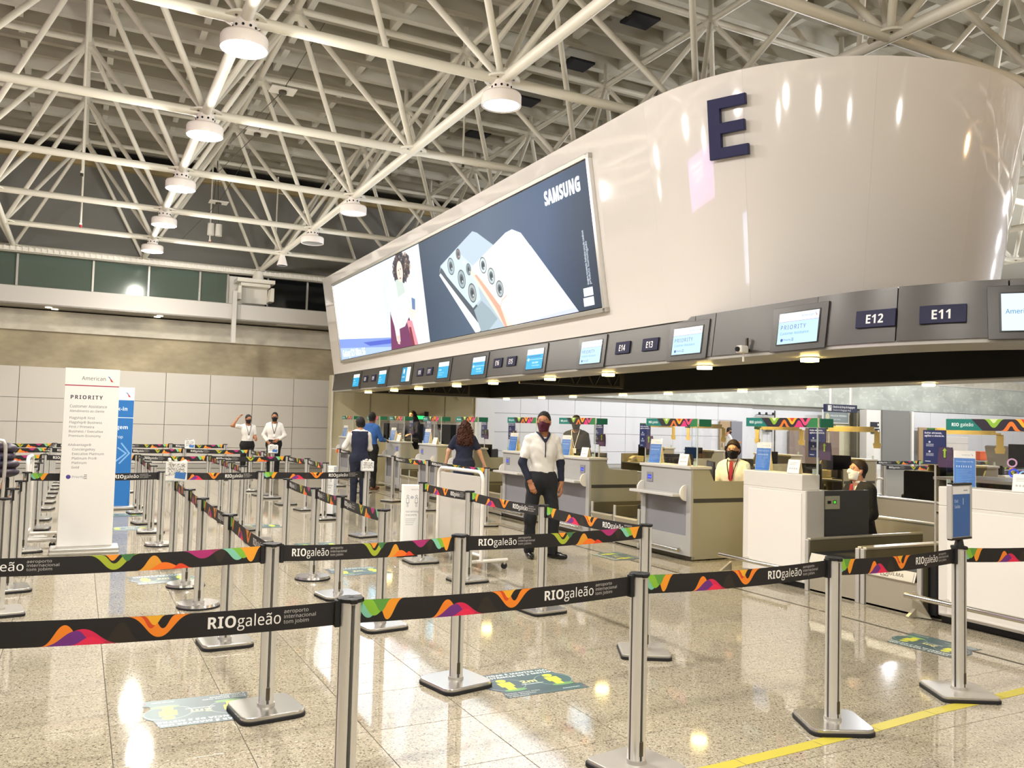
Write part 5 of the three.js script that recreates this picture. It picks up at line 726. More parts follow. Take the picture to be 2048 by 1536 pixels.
// rear row of counters of the other hall side, seen from behind
const rearLabels = ['rear counter seen from behind, nearest of the back row', 'rear counter of the back row, second from the camera', 'rear counter of the back row, third from the camera', 'rear counter of the back row, fourth from the camera', 'rear counter of the back row, fifth from the camera', 'rear counter of the back row, sixth from the camera'];
[-7.0, -8.9, -11.2, -13.0, -15.3, -17.1].forEach((z, i) => { putDesk(deskProto[i % 2 ? 1 : -1], 13.07, z, Math.PI, rearLabels[i], 'grey check-in counters'); const on = rearLabels[i].split(',')[0] + ', ' + rearLabels[i].split(',')[1].replace('of the back row', '').trim();
  put('guard', 12.98, 1.162, z, Math.PI, `guard with plain cream header back on the ${['nearest', 'second', 'third', 'fourth', 'fifth', 'sixth'][i]} rear counter`); put('monitor', 12.45, .776, z + .2, Math.PI / 2 + .4, `monitor on the ${['nearest', 'second', 'third', 'fourth', 'fifth', 'sixth'][i]} rear counter`); put('printer', 12.5, .776, z - .28, 2.9, `cream printer on the ${['nearest', 'second', 'third', 'fourth', 'fifth', 'sixth'][i]} rear counter`); if (i < 5) put('chair', 11.8, 0, z + .1, -1.4 + .3 * i, `black office chair at the ${['nearest', 'second', 'third', 'fourth', 'fifth'][i]} rear counter`);
  const f = thing('board_flap', `pair of cream cardboard flaps at the ${['nearest', 'second', 'third', 'fourth', 'fifth', 'sixth'][i]} rear counter guard`, 'cardboard', [13.0, 1.38, z], 0, 'cream board flaps of the rear guards'); for (const s of [-1, 1]) { mesh('flap', prism([[-.07, 0], [.07, 0], [.09, .08], [.06, .1], [.06, .3], [-.06, .3], [-.06, .1], [-.09, .08]], .008).rotateY(Math.PI / 2).translate(-.05, -.02, s * .62), M.board, f); mesh('arm', bx(.02, .03, .16, -.05, .29, s * .56, .004), M.board, f); } });
{ const t = thing('check_in_kiosk', 'pair of pale self service terminals at the right, seen from behind', 'kiosk', [14.6, 0, -8.9]); for (const dz of [-.45, .35]) { mesh('pedestal', bx(.3, .95, .4, 0, .475, dz, .02), M.whiteMatte, t); mesh('tilted_head', bx(.06, .4, .46, 0, 0, 0, .03, 2).rotateZ(.3).translate(0, 1.28, dz), M.deskGrey, t); mesh('head_stand', bx(.06, .3, .1, .05, 1.05, dz), M.black, t); } }
// far side of the hall: wayfinding, police sign, small things
{ const t = thing('hanging_sign', 'dark blue wayfinding sign hung on two pale rods', 'sign', [22.7, 2.45, -20]); mesh('panel', bx(1.5, .26, .1, 0, 0, 0, .01), M.navySign, t); mesh('print', new THREE.PlaneGeometry(1.46, .25).translate(0, 0, .0505), M.wayfinding, t); for (const s of [-.45, .5]) mesh('rod', cyl(.05, .05, 7.4, s, 3.8, 0, 12), M.whiteMatte, t);
  const p = thing('police_sign', 'grey wall sign with an emblem reading POLICIA FEDERAL', 'sign', [30.95, 2.37, -27.55]); mesh('frame', bx(1.7, .62, .06, 0, 0, 0, .01), M.whiteMatte, p); mesh('print', new THREE.PlaneGeometry(1.6, .54).translate(0, 0, .032), M.police, p);
  const r = thing('wall_rail', 'small dark spotlights on a rail on the pale back wall', 'spotlight', [27, 2.35, -27.9]); mesh('rail', bx(1.0, .03, .05, 0, 0, 0), M.black, r); for (const x of [-.4, 0, .4]) mesh('spot_head', cyl(.04, .06, .1, x, .06, .05, 12), M.black, r); mesh('conduit', cyl(.03, .03, 2.2, .55, -.9, 0, 8), M.darkSteel, r);
  const a = thing('wall_plate', 'pair of small black signs on the pale column', 'sign', [32.8, 1.9, -26.92]); mesh('plate', [bx(.55, .24, .03, 0, .16, 0, .005), bx(.55, .24, .03, .03, -.14, 0, .005)], M.doorSign, a); mesh('icon', [bx(.08, .1, .01, .2, .16, .02), bx(.08, .1, .01, .22, -.14, .02)], M.paper, a);
  const b = thing('wall_plate', 'small dark sign beside the far brown door', 'sign', [27.2, 1.75, -27.9]); mesh('plate', bx(.4, .3, .03, 0, 0, 0, .005), M.doorSign, b); mesh('icon', bx(.2, .03, .01, 0, .03, .02), M.paper, b);
  const e = thing('exit_sign', 'small green lit exit sign on the olive end wall', 'sign', [10.0, 1.78, -25.98]); mesh('case', bx(.3, .14, .04, 0, 0, 0, .006), M.black, e); mesh('lit_face', bx(.27, .11, .01, 0, 0, .022, .002), std(0x1f9f4a, .4, 0, { emissive: 0x2fe06a, emissiveIntensity: 1.6 }), e); mesh('hanger', bx(.12, .5, .06, .22, -.05, 0, .005), M.black, e);
  const w = thing('dark_window', 'wide dark window with an aluminium frame behind counters E18 and E17', 'window', [10.2, .6, -26.0]); mesh('glass', bx(2.9, 1.0, .03, 0, .5, 0, .004), M.glassBlack, w); mesh('frame', [bx(3.0, .06, .06, 0, 1.0, .01), bx(.06, 1.0, .06, -1.48, .5, .01), bx(.06, 1.0, .06, 1.48, .5, .01), bx(.05, 1.0, .06, .3, .5, .01)], M.frameAlu, w);
  const m = thing('metal_cabinet', 'brown metal cabinet with a small window beyond the counter E12', 'cabinet', [20.0, 0, -18.3]); mesh('body', bx(.9, 1.72, .5, 0, .9, 0, .01), std(0x9a8474, .5, .2), m); mesh('door', bx(.42, 1.6, .02, -.2, .9, .26, .006), std(0xa08a78, .5, .2), m); mesh('handle', bx(.03, .2, .03, .0, .95, .28), M.whiteMatte, m);
  const n = thing('white_box', 'white square cabinet beyond the suited man', 'cabinet', [24.0, .9, -17.0]); mesh('body', bx(1.1, .7, .6, 0, .35, 0, .02), M.white, n); mesh('seam', bx(1.1, .01, .02, 0, .5, .3), M.deskGrey, n); mesh('stand', bx(.9, .9, .5, 0, -.45, 0, .02), M.deskGrey, n);
  const o = thing('orange_box', 'small orange box right of the white cabinet', 'box', [25.0, .9, -16.6]); mesh('body', bx(.5, .24, .3, 0, .12, 0, .01), M.orange, o); mesh('lid', bx(.52, .04, .32, 0, .25, 0, .01), M.orange, o); const os = mesh('table', bx(1.0, .88, .5, 0, -.45, 0, .02), M.deskGrey, o);
}
// belt posts of the far queue beyond the counters
{ let n = 0; const far = [[17.2, -11.2], [18.9, -11.35], [20.6, -11.2], [22.3, -11.4], [16.4, -13.2], [18.2, -13.1], [20.0, -13.3], [21.8, -13.2], [23.6, -13.1], [17.0, -15.6], [18.9, -15.5], [20.8, -15.6], [22.7, -15.5], [24.6, -15.6]];
  const nth = ['first', 'second', 'third', 'fourth', 'fifth', 'sixth']; far.forEach(([x, z], i) => post('Z' + i, x, z, 'square', `belt post beyond the counters, ${nth[i < 4 ? i : i < 9 ? i - 4 : i - 9]} of the ${i < 4 ? 'nearest' : i < 9 ? 'middle' : 'farthest'} far row`)); for (let i = 0; i < 13; i++) if (i !== 3 && i !== 8) belt('Z' + i, 'Z' + (i + 1), i % 2 ? 'A' : 'B'); }
// ------------------------------------------------------------------ people: fields of tapered capsules joined by a smooth minimum, meshed by surface nets
const smin = (a, b, k) => { const h = Math.max(k - Math.abs(a - b), 0) / k; return Math.min(a, b) - h * h * k * .25; };
function cap3(p, a, b, ra, rb) { const bx0 = b[0] - a[0], by = b[1] - a[1], bz = b[2] - a[2], px = p[0] - a[0], py = p[1] - a[1], pz = p[2] - a[2]; let t = (px * bx0 + py * by + pz * bz) / (bx0 * bx0 + by * by + bz * bz + 1e-12); t = t < 0 ? 0 : t > 1 ? 1 : t; const x = px - bx0 * t, y = py - by * t, z = pz - bz * t; return Math.sqrt(x * x + y * y + z * z) - ra - (rb - ra) * t; }
function ell(p, c, r) { const x = (p[0] - c[0]) / r[0], y = (p[1] - c[1]) / r[1], z = (p[2] - c[2]) / r[2], k = Math.sqrt(x * x + y * y + z * z); return (k - 1) * Math.min(r[0], r[1], r[2]) * (k > 1 ? 1.1 : 1); }
function nets(f, lo, hi, cell) {
  const n = [0, 1, 2].map((i) => Math.max(3, Math.ceil((hi[i] - lo[i]) / cell) + 1)), [nx, ny, nz] = n, v = new Float32Array(nx * ny * nz), p = [0, 0, 0];
  for (let k = 0, o = 0; k < nz; k++) for (let j = 0; j < ny; j++) for (let i = 0; i < nx; i++, o++) { p[0] = lo[0] + i * cell; p[1] = lo[1] + j * cell; p[2] = lo[2] + k * cell; v[o] = f(p); }
  const id = new Int32Array(nx * ny * nz).fill(-1), pos = [], idx = [], sy = nx, sz = nx * ny;
  const E = [[0, 1], [2, 3], [4, 5], [6, 7], [0, 2], [1, 3], [4, 6], [5, 7], [0, 4], [1, 5], [2, 6], [3, 7]], off = [0, 1, sy, sy + 1, sz, sz + 1, sz + sy, sz + sy + 1];
  for (let k = 0; k < nz - 1; k++) for (let j = 0; j < ny - 1; j++) for (let i = 0; i < nx - 1; i++) {
    const o = i + j * sy + k * sz; let m = 0; for (let c = 0; c < 8; c++) if (v[o + off[c]] < 0) m |= 1 << c; if (m === 0 || m === 255) continue;
    let x = 0, y = 0, z = 0, q = 0;
    for (const [a, b] of E) { if (((m >> a) & 1) === ((m >> b) & 1)) continue; const va = v[o + off[a]], vb = v[o + off[b]], t = va / (va - vb); x += (a & 1) + t * ((b & 1) - (a & 1)); y += ((a >> 1) & 1) + t * (((b >> 1) & 1) - ((a >> 1) & 1)); z += (a >> 2) + t * ((b >> 2) - (a >> 2)); q++; }
    id[o] = pos.length / 3; pos.push(lo[0] + (i + x / q) * cell, lo[1] + (j + y / q) * cell, lo[2] + (k + z / q) * cell);
  }
  const quad = (a, b, c, d, flip) => { if (a < 0 || b < 0 || c < 0 || d < 0) return; if (flip) idx.push(a, c, b, a, d, c); else idx.push(a, b, c, a, c, d); };
  for (let k = 1; k < nz - 1; k++) for (let j = 1; j < ny - 1; j++) for (let i = 1; i < nx - 1; i++) {
    const o = i + j * sy + k * sz, s = v[o] < 0;
    if (s !== v[o + 1] < 0) quad(id[o - sy - sz], id[o - sz], id[o], id[o - sy], !s);
    if (s !== v[o + sy] < 0) quad(id[o - 1 - sz], id[o - 1], id[o], id[o - sz], !s);
    if (s !== v[o + sz] < 0) quad(id[o - 1 - sy], id[o - sy], id[o], id[o - 1], !s);
  }
  const g = new THREE.BufferGeometry(); g.setAttribute('position', new THREE.Float32BufferAttribute(pos, 3)); g.setIndex(idx); g.computeVertexNormals(); return g;
}
const add = (a, b, k = 1) => [a[0] + b[0] * k, a[1] + b[1] * k, a[2] + b[2] * k], unit = (a) => { const l = Math.hypot(...a) || 1; return [a[0] / l, a[1] / l, a[2] / l]; }, crossv = (a, b) => [a[1] * b[2] - a[2] * b[1], a[2] * b[0] - a[0] * b[2], a[0] * b[1] - a[1] * b[0]], dotv = (a, b) => a[0] * b[0] + a[1] * b[1] + a[2] * b[2];
const folds = (p, s) => Math.sin(p[1] * 31 + 4 * Math.sin(p[0] * 13 + s)) * Math.sin(p[0] * 19 + p[2] * 23 + s * 2) + .6 * Math.sin(p[1] * 57 + p[0] * 41 + 3 * Math.sin(p[2] * 29 + s));
function bbox(pts, pad) { const lo = [1e9, 1e9, 1e9], hi = [-1e9, -1e9, -1e9]; for (const p of pts) for (let i = 0; i < 3; i++) { lo[i] = Math.min(lo[i], p[i] - pad); hi[i] = Math.max(hi[i], p[i] + pad); } return [lo, hi]; }
// one hand: wrist at w, fingers along d, palm facing n; thumb on side t = n x d * sign
function handField(w, d, n, sign, curl, s) {
  d = unit(d); n = unit(add(n, d, -dotv(n, d))); const t = crossv(n, d).map((x) => x * sign), at = (x, y, z) => add(add(add(w, t, x * s), d, y * s), n, z * s), parts = [];
  [[.027, .092, .074, .0088], [.009, .096, .083, .009], [-.009, .092, .077, .0087], [-.026, .084, .06, .0078]].forEach(([x, y, L, r], i) => { let q = at(x, y, 0), a = curl * (.35 + .08 * i); const seg = [.45, .32, .23]; parts.push([at(x * .75, .03, 0), q, .013 * s, r * 1.12 * s]); for (const f of seg) { const e = add(add(q, d, Math.cos(a) * L * f * s), n, Math.sin(a) * L * f * s); parts.push([q, e, r * s, r * .92 * s]); q = e; a += curl * .75; } });
  const b = at(.03, .03, .004), m = at(.052, .062, .014), e = at(.056, .088, .026), e2 = at(.05, .108, .034); parts.push([at(.012, .012, .004), b, .015 * s, .014 * s], [b, m, .0135 * s, .011 * s], [m, e, .0105 * s, .0095 * s], [e, e2, .0095 * s, .008 * s]);
  const pts = parts.flatMap((q) => [q[0], q[1]]); pts.push(w, at(0, -.05, 0));
  return { pts, f: (p) => { let v = cap3(p, at(0, -.05, 0), at(0, .012, 0), .024 * s, .025 * s); for (let i = 0; i < parts.length; i++) v = smin(v, cap3(p, parts[i][0], parts[i][1], parts[i][2], parts[i][3]), .006 * s); return v; } };
}
const skins = { light: std(0xc58f6c, .55), tan: std(0xa8714d, .55), brown: std(0x6e4630, .55), pale: std(0xd3a283, .55) };
const eyeWhite = std(0xb9ada2, .3), eyeDark = std(0x1d120c, .2);
const cloth = (c, r = .85) => std(c, r, 0);
function person(label, o) {
  const t = thing('person', label, 'person', o.at, (o.yaw ?? 0) * Math.PI / 180), s = (o.h ?? 1.75) / 1.75, cell = o.cell ?? .016, hc = o.handCell ?? .006;
  const S = (a) => a.map((x) => x * s), lean = (o.lean ?? 0) * Math.PI / 180, tw = (o.twist ?? 0) * Math.PI / 180, pel = S([0, o.pelvis ?? .93, o.pelvisZ ?? 0]), B = o.bulk ?? 1;
  const cl = Math.cos(lean), sl = Math.sin(lean), ct = Math.cos(tw), st = Math.sin(tw);
  const T = (x, y, z) => { const a = x * ct + z * st, c = -x * st + z * ct; return [pel[0] + s * a, pel[1] + s * (y * cl - c * sl), pel[2] + s * (y * sl + c * cl)]; };
  const inv = (p) => { const x = (p[0] - pel[0]) / s, y0 = (p[1] - pel[1]) / s, z0 = (p[2] - pel[2]) / s, y = y0 * cl + z0 * sl, c = -y0 * sl + z0 * cl; return [x * ct - c * st, y, x * st + c * ct]; };
  const torso = (p) => { const q = inv(p); q[2] *= 1.32; let v = cap3(q, [0, .02, 0], [0, .28, .005], .126 * B, .13 * B); v = smin(v, cap3(q, [-.052, .37, .01], [.052, .37, .01], .114 * B, .114 * B), .08); v = smin(v, cap3(q, [-.108, .472, -.01], [.108, .472, -.01], .064, .064), .07); v = smin(v, cap3(q, [-.055, -.04, 0], [.055, -.04, 0], .12 * B, .12 * B), .08); v = smin(v, cap3(q, [0, .5, -.01], [0, .57, .01], .075, .056), .05); if (o.belly) v = smin(v, ell(q, [0, .12, .06], [.13, .15, .15]), .09); if (o.bust) v = smin(v, cap3(q, [-.07, .34, .09], [.07, .34, .09], .075, .075), .07); return v * s * .85; };
  const hips = (p) => { const q = inv(p); q[2] *= 1.25; let v = cap3(q, [-.06, -.02, 0], [.06, -.02, 0], .124 * B, .124 * B); v = smin(v, cap3(q, [0, .02, 0], [0, .12, 0], .128 * B, .128 * B), .08); return v * s * .85; };
  const arms = [-1, 1].map((k) => { const A = k < 0 ? o.right : o.left, sh = T(k * .163, .468, -.01), ub = unit(A.upper), fb = unit(A.fore), el = add(sh, ub, .285 * s), wr = add(el, fb, .245 * s); return { k, sh, el, wr, fb, A }; });
  const legs = [-1, 1].map((k) => { const L = (k < 0 ? o.rightLeg : o.leftLeg) ?? {}, hp = T(k * .088, -.04, 0), th = unit(L.thigh ?? [k * .02, -1, 0]), sh = unit(L.shin ?? [0, -1, -.02]), kn = add(hp, th, .42 * s), an = add(kn, sh, .40 * s), toe = unit(L.toe ?? [k * .15, 0, 1]); return { k, hp, kn, an, toe }; });
  const armF = (p, A, up, lo, grow) => smin(cap3(p, A.sh, A.el, (.05 + grow) * s, (.041 + grow) * s), lo > 0 ? cap3(p, A.el, add(A.el, A.fb, .245 * s * lo), (.042 + grow) * s, (.03 + grow) * s) : 9, .03 * s);
  const legF = (p, L, grow) => smin(cap3(p, L.hp, L.kn, (.082 * Math.sqrt(B) + grow) * s, (.056 + grow) * s), cap3(p, L.kn, L.an, (.055 + grow) * s, (.04 + grow) * s), .04 * s);
  // head frame
  const hy = (o.headYaw ?? 0) * Math.PI / 180, hp = (o.headPitch ?? 0) * Math.PI / 180, neckTop = T(0, .60, .01), HC = add(neckTop, [0, .088 * s, .02 * s]);
  const ch = Math.cos(hy), sh_ = Math.sin(hy), cp = Math.cos(hp), sp = Math.sin(hp);
  const headInv = (p) => { const x = (p[0] - HC[0]) / s, y = (p[1] - HC[1]) / s, z = (p[2] - HC[2]) / s, a = x * ch - z * sh_, b = x * sh_ + z * ch; return [a, y * cp + b * sp, -y * sp + b * cp]; };
  const headOut = (q) => { const y = q[1] * cp - q[2] * sp, b = q[1] * sp + q[2] * cp; return [HC[0] + s * (q[0] * ch + b * sh_), HC[1] + s * y, HC[2] + s * (-q[0] * sh_ + b * ch)]; };
  const headQ = (q) => { let v = ell(q, [0, .032, -.014], [.075, .092, .095]); v = smin(v, ell(q, [0, -.045, .022], [.057, .075, .068]), .04); v = smin(v, cap3(q, [-.012, -.1, .055], [.012, -.1, .055], .02, .02), .03); v = smin(v, cap3(q, [0, .012, .084], [0, -.03, .101], .008, .0135), .014); v = smin(v, cap3(q, [-.013, -.033, .088], [.013, -.033, .088], .009, .009), .01); v = smin(v, cap3(q, [-.036, .032, .074], [.036, .032, .074], .011, .011), .02); for (const k of [-1, 1]) { v = -smin(-v, Math.hypot(q[0] - k * .031, q[1] - .012, q[2] - .098) - .014, .008); v = smin(v, ell(q, [k * .077, -.008, -.012], [.011, .031, .018]), .008); } v = smin(v, cap3(q, [-.02, -.064, .083], [.02, -.064, .083], .006, .006), .008); v = smin(v, cap3(q, [0, -.07, -.025], [0, -.2, -.04], .056, .058), .04); return v; };
  // body: one continuous skin
  const all = [T(-.2, .5, 0), T(.2, .6, .1), T(-.2, -.1, -.1), ...arms.flatMap((a) => [a.sh, a.el, a.wr]), ...legs.flatMap((l) => [l.kn, l.an])];
  const [blo, bhi] = bbox(all, .13 * s); blo[1] = Math.max(-.02, blo[1]);
  const skinF = (p) => { let v = torso(p); for (const a of arms) v = smin(v, armF(p, a, 1, 1, 0), .03 * s); for (const l of legs) v = smin(v, legF(p, l, 0), .05 * s); return v; };
  const geos = [nets(skinF, blo, bhi, cell * 1.15)];
  const hcell = (o.headCell ?? .0055) * s, hb = .17 * s; geos.push(nets((p) => headQ(headInv(p)) * s, add(HC, [-hb, -hb * 1.2, -hb]), add(HC, [hb, hb, hb]), hcell));
  for (const a of arms) { const H = handField(a.wr, a.A.hand ?? a.fb, a.A.palm ?? [-a.k, 0, 0], a.A.thumb ?? 1, a.A.curl ?? .5, s * 1.02), [lo, hi] = bbox(H.pts, .03 * s); geos.push(nets(H.f, lo, hi, hc)); }
  mesh('body', mergeGeometries(geos), skins[o.skin ?? 'light'], t);
  for (const k of [-1, 1]) { const e = headOut([k * .031, .012, .0765]), ew = mesh('eye', new THREE.SphereGeometry(.0115 * s, 14, 10).translate(...e), eyeWhite, t); mesh('iris', new THREE.SphereGeometry(.0078 * s, 12, 8).translate(...headOut([k * .031, .012, .0826])), eyeDark, ew); mesh('eyebrow', rod(headOut([k * .018, .036, .087]), headOut([k * .047, .037, .071]), .0036 * s, 6), o.hairMat, t); }
  // hair
  const front = o.hairline ?? .094, nape = o.nape ?? -.08, thick = o.hairThick ?? .008;
  const hairF = (p) => { const q = headInv(p), edge = front + (nape - front) * Math.min(1, Math.max(0, (.085 - q[2]) / .15)); let v = Math.max(headQ(q) - thick - (o.curl ? .006 * Math.sin(q[0] * 150) * Math.sin(q[1] * 170) * Math.sin(q[2] * 140) : .0012 * Math.sin(q[0] * 240 + q[1] * 90)), (edge - q[1]) * .75, Math.abs(q[0]) > .06 && q[2] > -.035 && q[2] < .012 && q[1] < .02 ? .003 : -1); if (o.longHair) { const L = o.longHair; let w = ell(q, [0, .0, -.03], [.1, .12, .1]); const wd = o.curl ? 1.25 : 1; w = smin(w, cap3(q, [-.035, -.1, -.06], [-.06, -L, -.085], .085 * wd, .09 * wd), .06); w = smin(w, cap3(q, [.045, -.1, -.06], [.07, -L * .95, -.085], .085 * wd, .08 * wd), .06); w = smin(w, cap3(q, [0, -.15, -.05], [.01, -L * 1.08, -.1], .08 * wd, .07), .05); const c = (o.curl ? .024 : .008) * Math.sin(q[0] * 75 + 3 * Math.sin(q[1] * 34)) * Math.sin(q[1] * 62 + 2 * Math.sin(q[2] * 50 + q[0] * 30)) + .005 * Math.sin(q[0] * 210 + q[1] * 190) ; v = Math.min(v, Math.max(w + c, q[2] - .04 - (q[1] > .04 ? .05 : 0))); } return v * s; };
  const hd = o.longHair ? o.longHair + .14 : .2; mesh('hair', nets(hairF, add(HC, S([-.19, -hd, -.26])), add(HC, S([.19, .16, .2])), (o.hairCell ?? .006) * s), o.hairMat, t);
  if (o.mask) { const m = mesh('face_mask', nets((p) => { const q = headInv(p); return Math.max(headQ(q) - .0065 - .006 * Math.max(0, 1 - Math.abs(q[0]) / .03), q[1] + .013 - .022 * Math.max(0, 1 - Math.abs(q[0]) / .05), -.118 - q[1], .012 - q[2]) * s; }, add(HC, S([-.14, -.15, -.14])), add(HC, S([.14, .06, .14])), .005 * s), o.mask, t); for (const k of [-1, 1]) for (const dy of [-.012, -.075]) mesh('ear_loop', rod(headOut([k * .058, dy, .03]), headOut([k * .084, -.012 + .2 * dy, -.016]), .0022 * s, 6), o.mask, m); }
  // clothes
  const cut = (q, y0, y1) => Math.max(y0 - q[1], q[1] - y1);
  const sleeveF = (p, grow, len) => { let v = 9; for (const a of arms) { const L = len <= 1 ? add(a.sh, unit(a.A.upper), .285 * s * len) : add(a.el, a.fb, .245 * s * (len - 1)), n = len <= 1 ? unit(a.A.upper) : a.fb; let w = len <= 1 ? cap3(p, a.sh, a.el, (.059 + grow) * s, (.054 + grow) * s) : armF(p, a, 1, 1, .008 + grow); w = Math.max(w, dotv(add(p, L, -1), n)); v = Math.min(v, w); } return v; };
  const hem = o.hem ?? -.03, neckCut = (p) => { const q = inv(p); return .072 - Math.hypot(q[0], (q[1] - .575) * .9, q[2] - .03); };
  if (o.shirt) mesh('shirt', nets((p) => { const q = inv(p), w = (o.wrinkle ?? .003) * folds(p, o.seed ?? 1); let v = Math.max(torso(p) - .014 * s, (hem - q[1]) * s, (q[1] - .575) * s); v = smin(v, sleeveF(p, .004, o.sleeve ?? .62), .012 * s); return Math.max(v - w * s, neckCut(p) * s * .8); }, ...bbox([T(-.3, -.1, -.1), T(.3, .62, .1), ...arms.flatMap((a) => [a.sh, a.el, a.wr])], .12 * s), cell), o.shirt, t);
  if (o.undersleeve) for (const a of arms) mesh('undersleeve', nets((p) => Math.max(armF(p, a, 1, 1, .006) - .002 * folds(p, 5), dotv(add(p, add(a.el, a.fb, .225 * s), -1), a.fb), -dotv(add(p, add(a.sh, unit(a.A.upper), .1 * s), -1), unit(a.A.upper))), ...bbox([a.sh, a.el, a.wr], .1 * s), cell * .8), o.undersleeve, t);
  if (o.vest) mesh('vest', nets((p) => { const q = inv(p); return Math.max(torso(p) - .022 * s - .002 * folds(p, 3) * s, (-.07 - q[1]) * s, (q[1] - .535) * s, (Math.abs(q[0]) - .165) * s, q[2] > 0 && q[1] > .2 ? ((q[1] - .2) * .3 - Math.abs(q[0])) * s : -1, neckCut(p) * s * .9) }, ...bbox([T(-.25, -.1, -.15), T(.25, .6, .15)], .08 * s), cell), o.vest, t);
  if (o.jacket) mesh('jacket', nets((p) => { const q = inv(p); let v = Math.max(torso(p) - .028 * s, ((o.jacketHem ?? -.12) - q[1]) * s, (q[1] - .565) * s); v = smin(v, sleeveF(p, .016, 1.9), .03 * s); v -= .003 * folds(p, 2) * s; return Math.max(v, q[2] > 0 ? (Math.min(.055, Math.max(0, (q[1] - .22) * .2)) - Math.abs(q[0])) * s : -1, neckCut(p) * s * .8); }, ...bbox([T(-.3, -.2, -.12), T(.3, .62, .12), ...arms.flatMap((a) => [a.sh, a.el, a.wr])], .12 * s), cell), o.jacket, t);
  if (o.dress) mesh('dress', nets((p) => { const q = inv(p); let v = torso(p) - .016 * s; const hq = [p[0] - pel[0], p[1], p[2] - pel[2]], top = pel[1] + .05 * s, bot = o.dressHem * s, k = Math.min(1, Math.max(0, (top - p[1]) / (top - bot))); let sk = (Math.hypot(hq[0], hq[2] * 1.25) - (.165 * B + .04 * k) * s) * .8 - .008 * k * Math.sin(Math.atan2(hq[2], hq[0]) * 7) * s; sk = Math.max(sk, p[1] - top, bot - p[1]); v = smin(Math.max(v, (-.05 - q[1]) * s, (q[1] - .555) * s), sk, .06 * s); v = smin(v, sleeveF(p, .01, o.sleeve ?? .75), .02 * s); return Math.max(v - .003 * folds(p, 4) * s, neckCut(p) * s * .8); }, ...bbox([[-.3, o.dressHem * s, -.3], T(.25, .62, .1), ...arms.flatMap((a) => [a.sh, a.el])], .1 * s), cell), o.dress, t);
  if (o.trousers) { const tf = (p) => { let v = hips(p) - .012 * s; for (const l of legs) { v = smin(v, legF(p, l, .014), .04 * s); v = smin(v, Math.max(cap3(p, l.kn, l.an, .066 * s, .058 * s)), .02 * s); } const q = inv(p); v = Math.max(v - .003 * folds(p, 6) * s, (q[1] - .1) * s); for (const l of legs) { const n = unit(add(l.an, l.kn, -1)); v = Math.max(v, Math.hypot(...add(p, l.an, -1)) < .16 * s ? dotv(add(p, add(l.an, n, .035 * s), -1), n) : -1); } return v; }; mesh('trousers', nets(tf, ...bbox([T(-.2, .12, -.1), T(.2, .12, .1), ...legs.flatMap((l) => [l.hp, l.kn, l.an])], .12 * s), cell), o.trousers, t); if (o.belt) mesh('waist_belt', nets((p) => { const q = inv(p); return Math.max(torso(p) - .02 * s, (.055 - q[1]) * s, (q[1] - .085) * s); }, ...bbox([T(-.18, .04, -.12), T(.18, .1, .12)], .06 * s), .009), o.belt, t); }
  for (const l of legs) { const y = Math.max(.035 * s, l.an[1] - .055 * s), heel = [l.an[0] - l.toe[0] * .045 * s, y, l.an[2] - l.toe[2] * .045 * s], ball = add(heel, l.toe, .15 * s), toe = add(heel, l.toe, .225 * s), floorY = y - .035 * s; const f = (p) => { let v = cap3(p, heel, ball, .036 * s, .041 * s); v = smin(v, cap3(p, ball, toe, .04 * s, .03 * s), .03 * s); v = smin(v, cap3(p, [l.an[0], l.an[1] + .02 * s, l.an[2]], add(heel, l.toe, .06 * s), .042 * s, .04 * s), .03 * s); return Math.max(v, floorY + .001 - p[1]); }; mesh('shoe', nets(f, ...bbox([heel, toe, l.an], .075 * s), .008), o.shoes ?? M.blackGloss, t); }
  const strip = (pts, r, m, name) => mesh(name, new THREE.TubeGeometry(new THREE.CatmullRomCurve3(pts.map((q) => V(...T(...q)))), 24, r * s, 6), m, t);
  if (o.lanyard) { strip([[-.07, .56, .04], [-.062, .5, .098], [-.03, .36, .142], [0, .24, .14]], .006, o.lanyard, 'lanyard'); strip([[.07, .56, .04], [.062, .5, .098], [.03, .36, .142], [0, .24, .14]], .006, o.lanyard, 'lanyard'); const b = mesh('badge', bx(.06 * s, .085 * s, .006, 0, 0, 0, .002).translate(...T(0, .2, .142)), M.paper, t); }
  if (o.collar) { const c = mesh('collar', new THREE.TorusGeometry(.068 * s, .016 * s, 8, 28).scale(1, .9, 1.1).rotateX(Math.PI / 2 - .3).translate(...T(0, .54, .006)), o.collar, t); }
  if (o.placket) strip([[0, .49, .108], [0, .38, .128], [0, .27, .122]], .007, o.placket, 'placket');
  if (o.vCollar) { strip([[-.075, .56, .0], [-.06, .54, .075], [0, .45, .115]], .013, o.vCollar, 'collar_trim'); strip([[.075, .56, .0], [.06, .54, .075], [0, .45, .115]], .013, o.vCollar, 'collar_trim'); }
  if (o.tie) { const tq = [[-.016, .53, .098], [.016, .53, .098], [.022, .505, .104], [.034, .3, .132], [0, .25, .132], [-.034, .3, .132], [-.022, .505, .104]].map((q) => T(q[0], q[1], q[2] + .018)), g = new THREE.BufferGeometry(), back = tq.map((q) => add(q, [0, 0, -.012])), ps = [...tq, ...back].flat(); const ix = []; for (let i = 1; i < 6; i++) ix.push(0, i + 1, i, 7, 7 + i, 8 + i); for (let i = 0; i < 7; i++) { const j = (i + 1) % 7; ix.push(i, j, 7 + j, i, 7 + j, 7 + i); } g.setAttribute('position', new THREE.Float32BufferAttribute(ps, 3)); g.setIndex(ix.reverse()); g.computeVertexNormals(); mesh('tie', g, o.tie, t); }
  if (o.headset) mesh('headset', new THREE.TorusGeometry(.092 * s, .008 * s, 8, 30, Math.PI).rotateY(hy).translate(...headOut([0, .02, -.01])), M.black, t);
  return { t, arms, T, s };
}
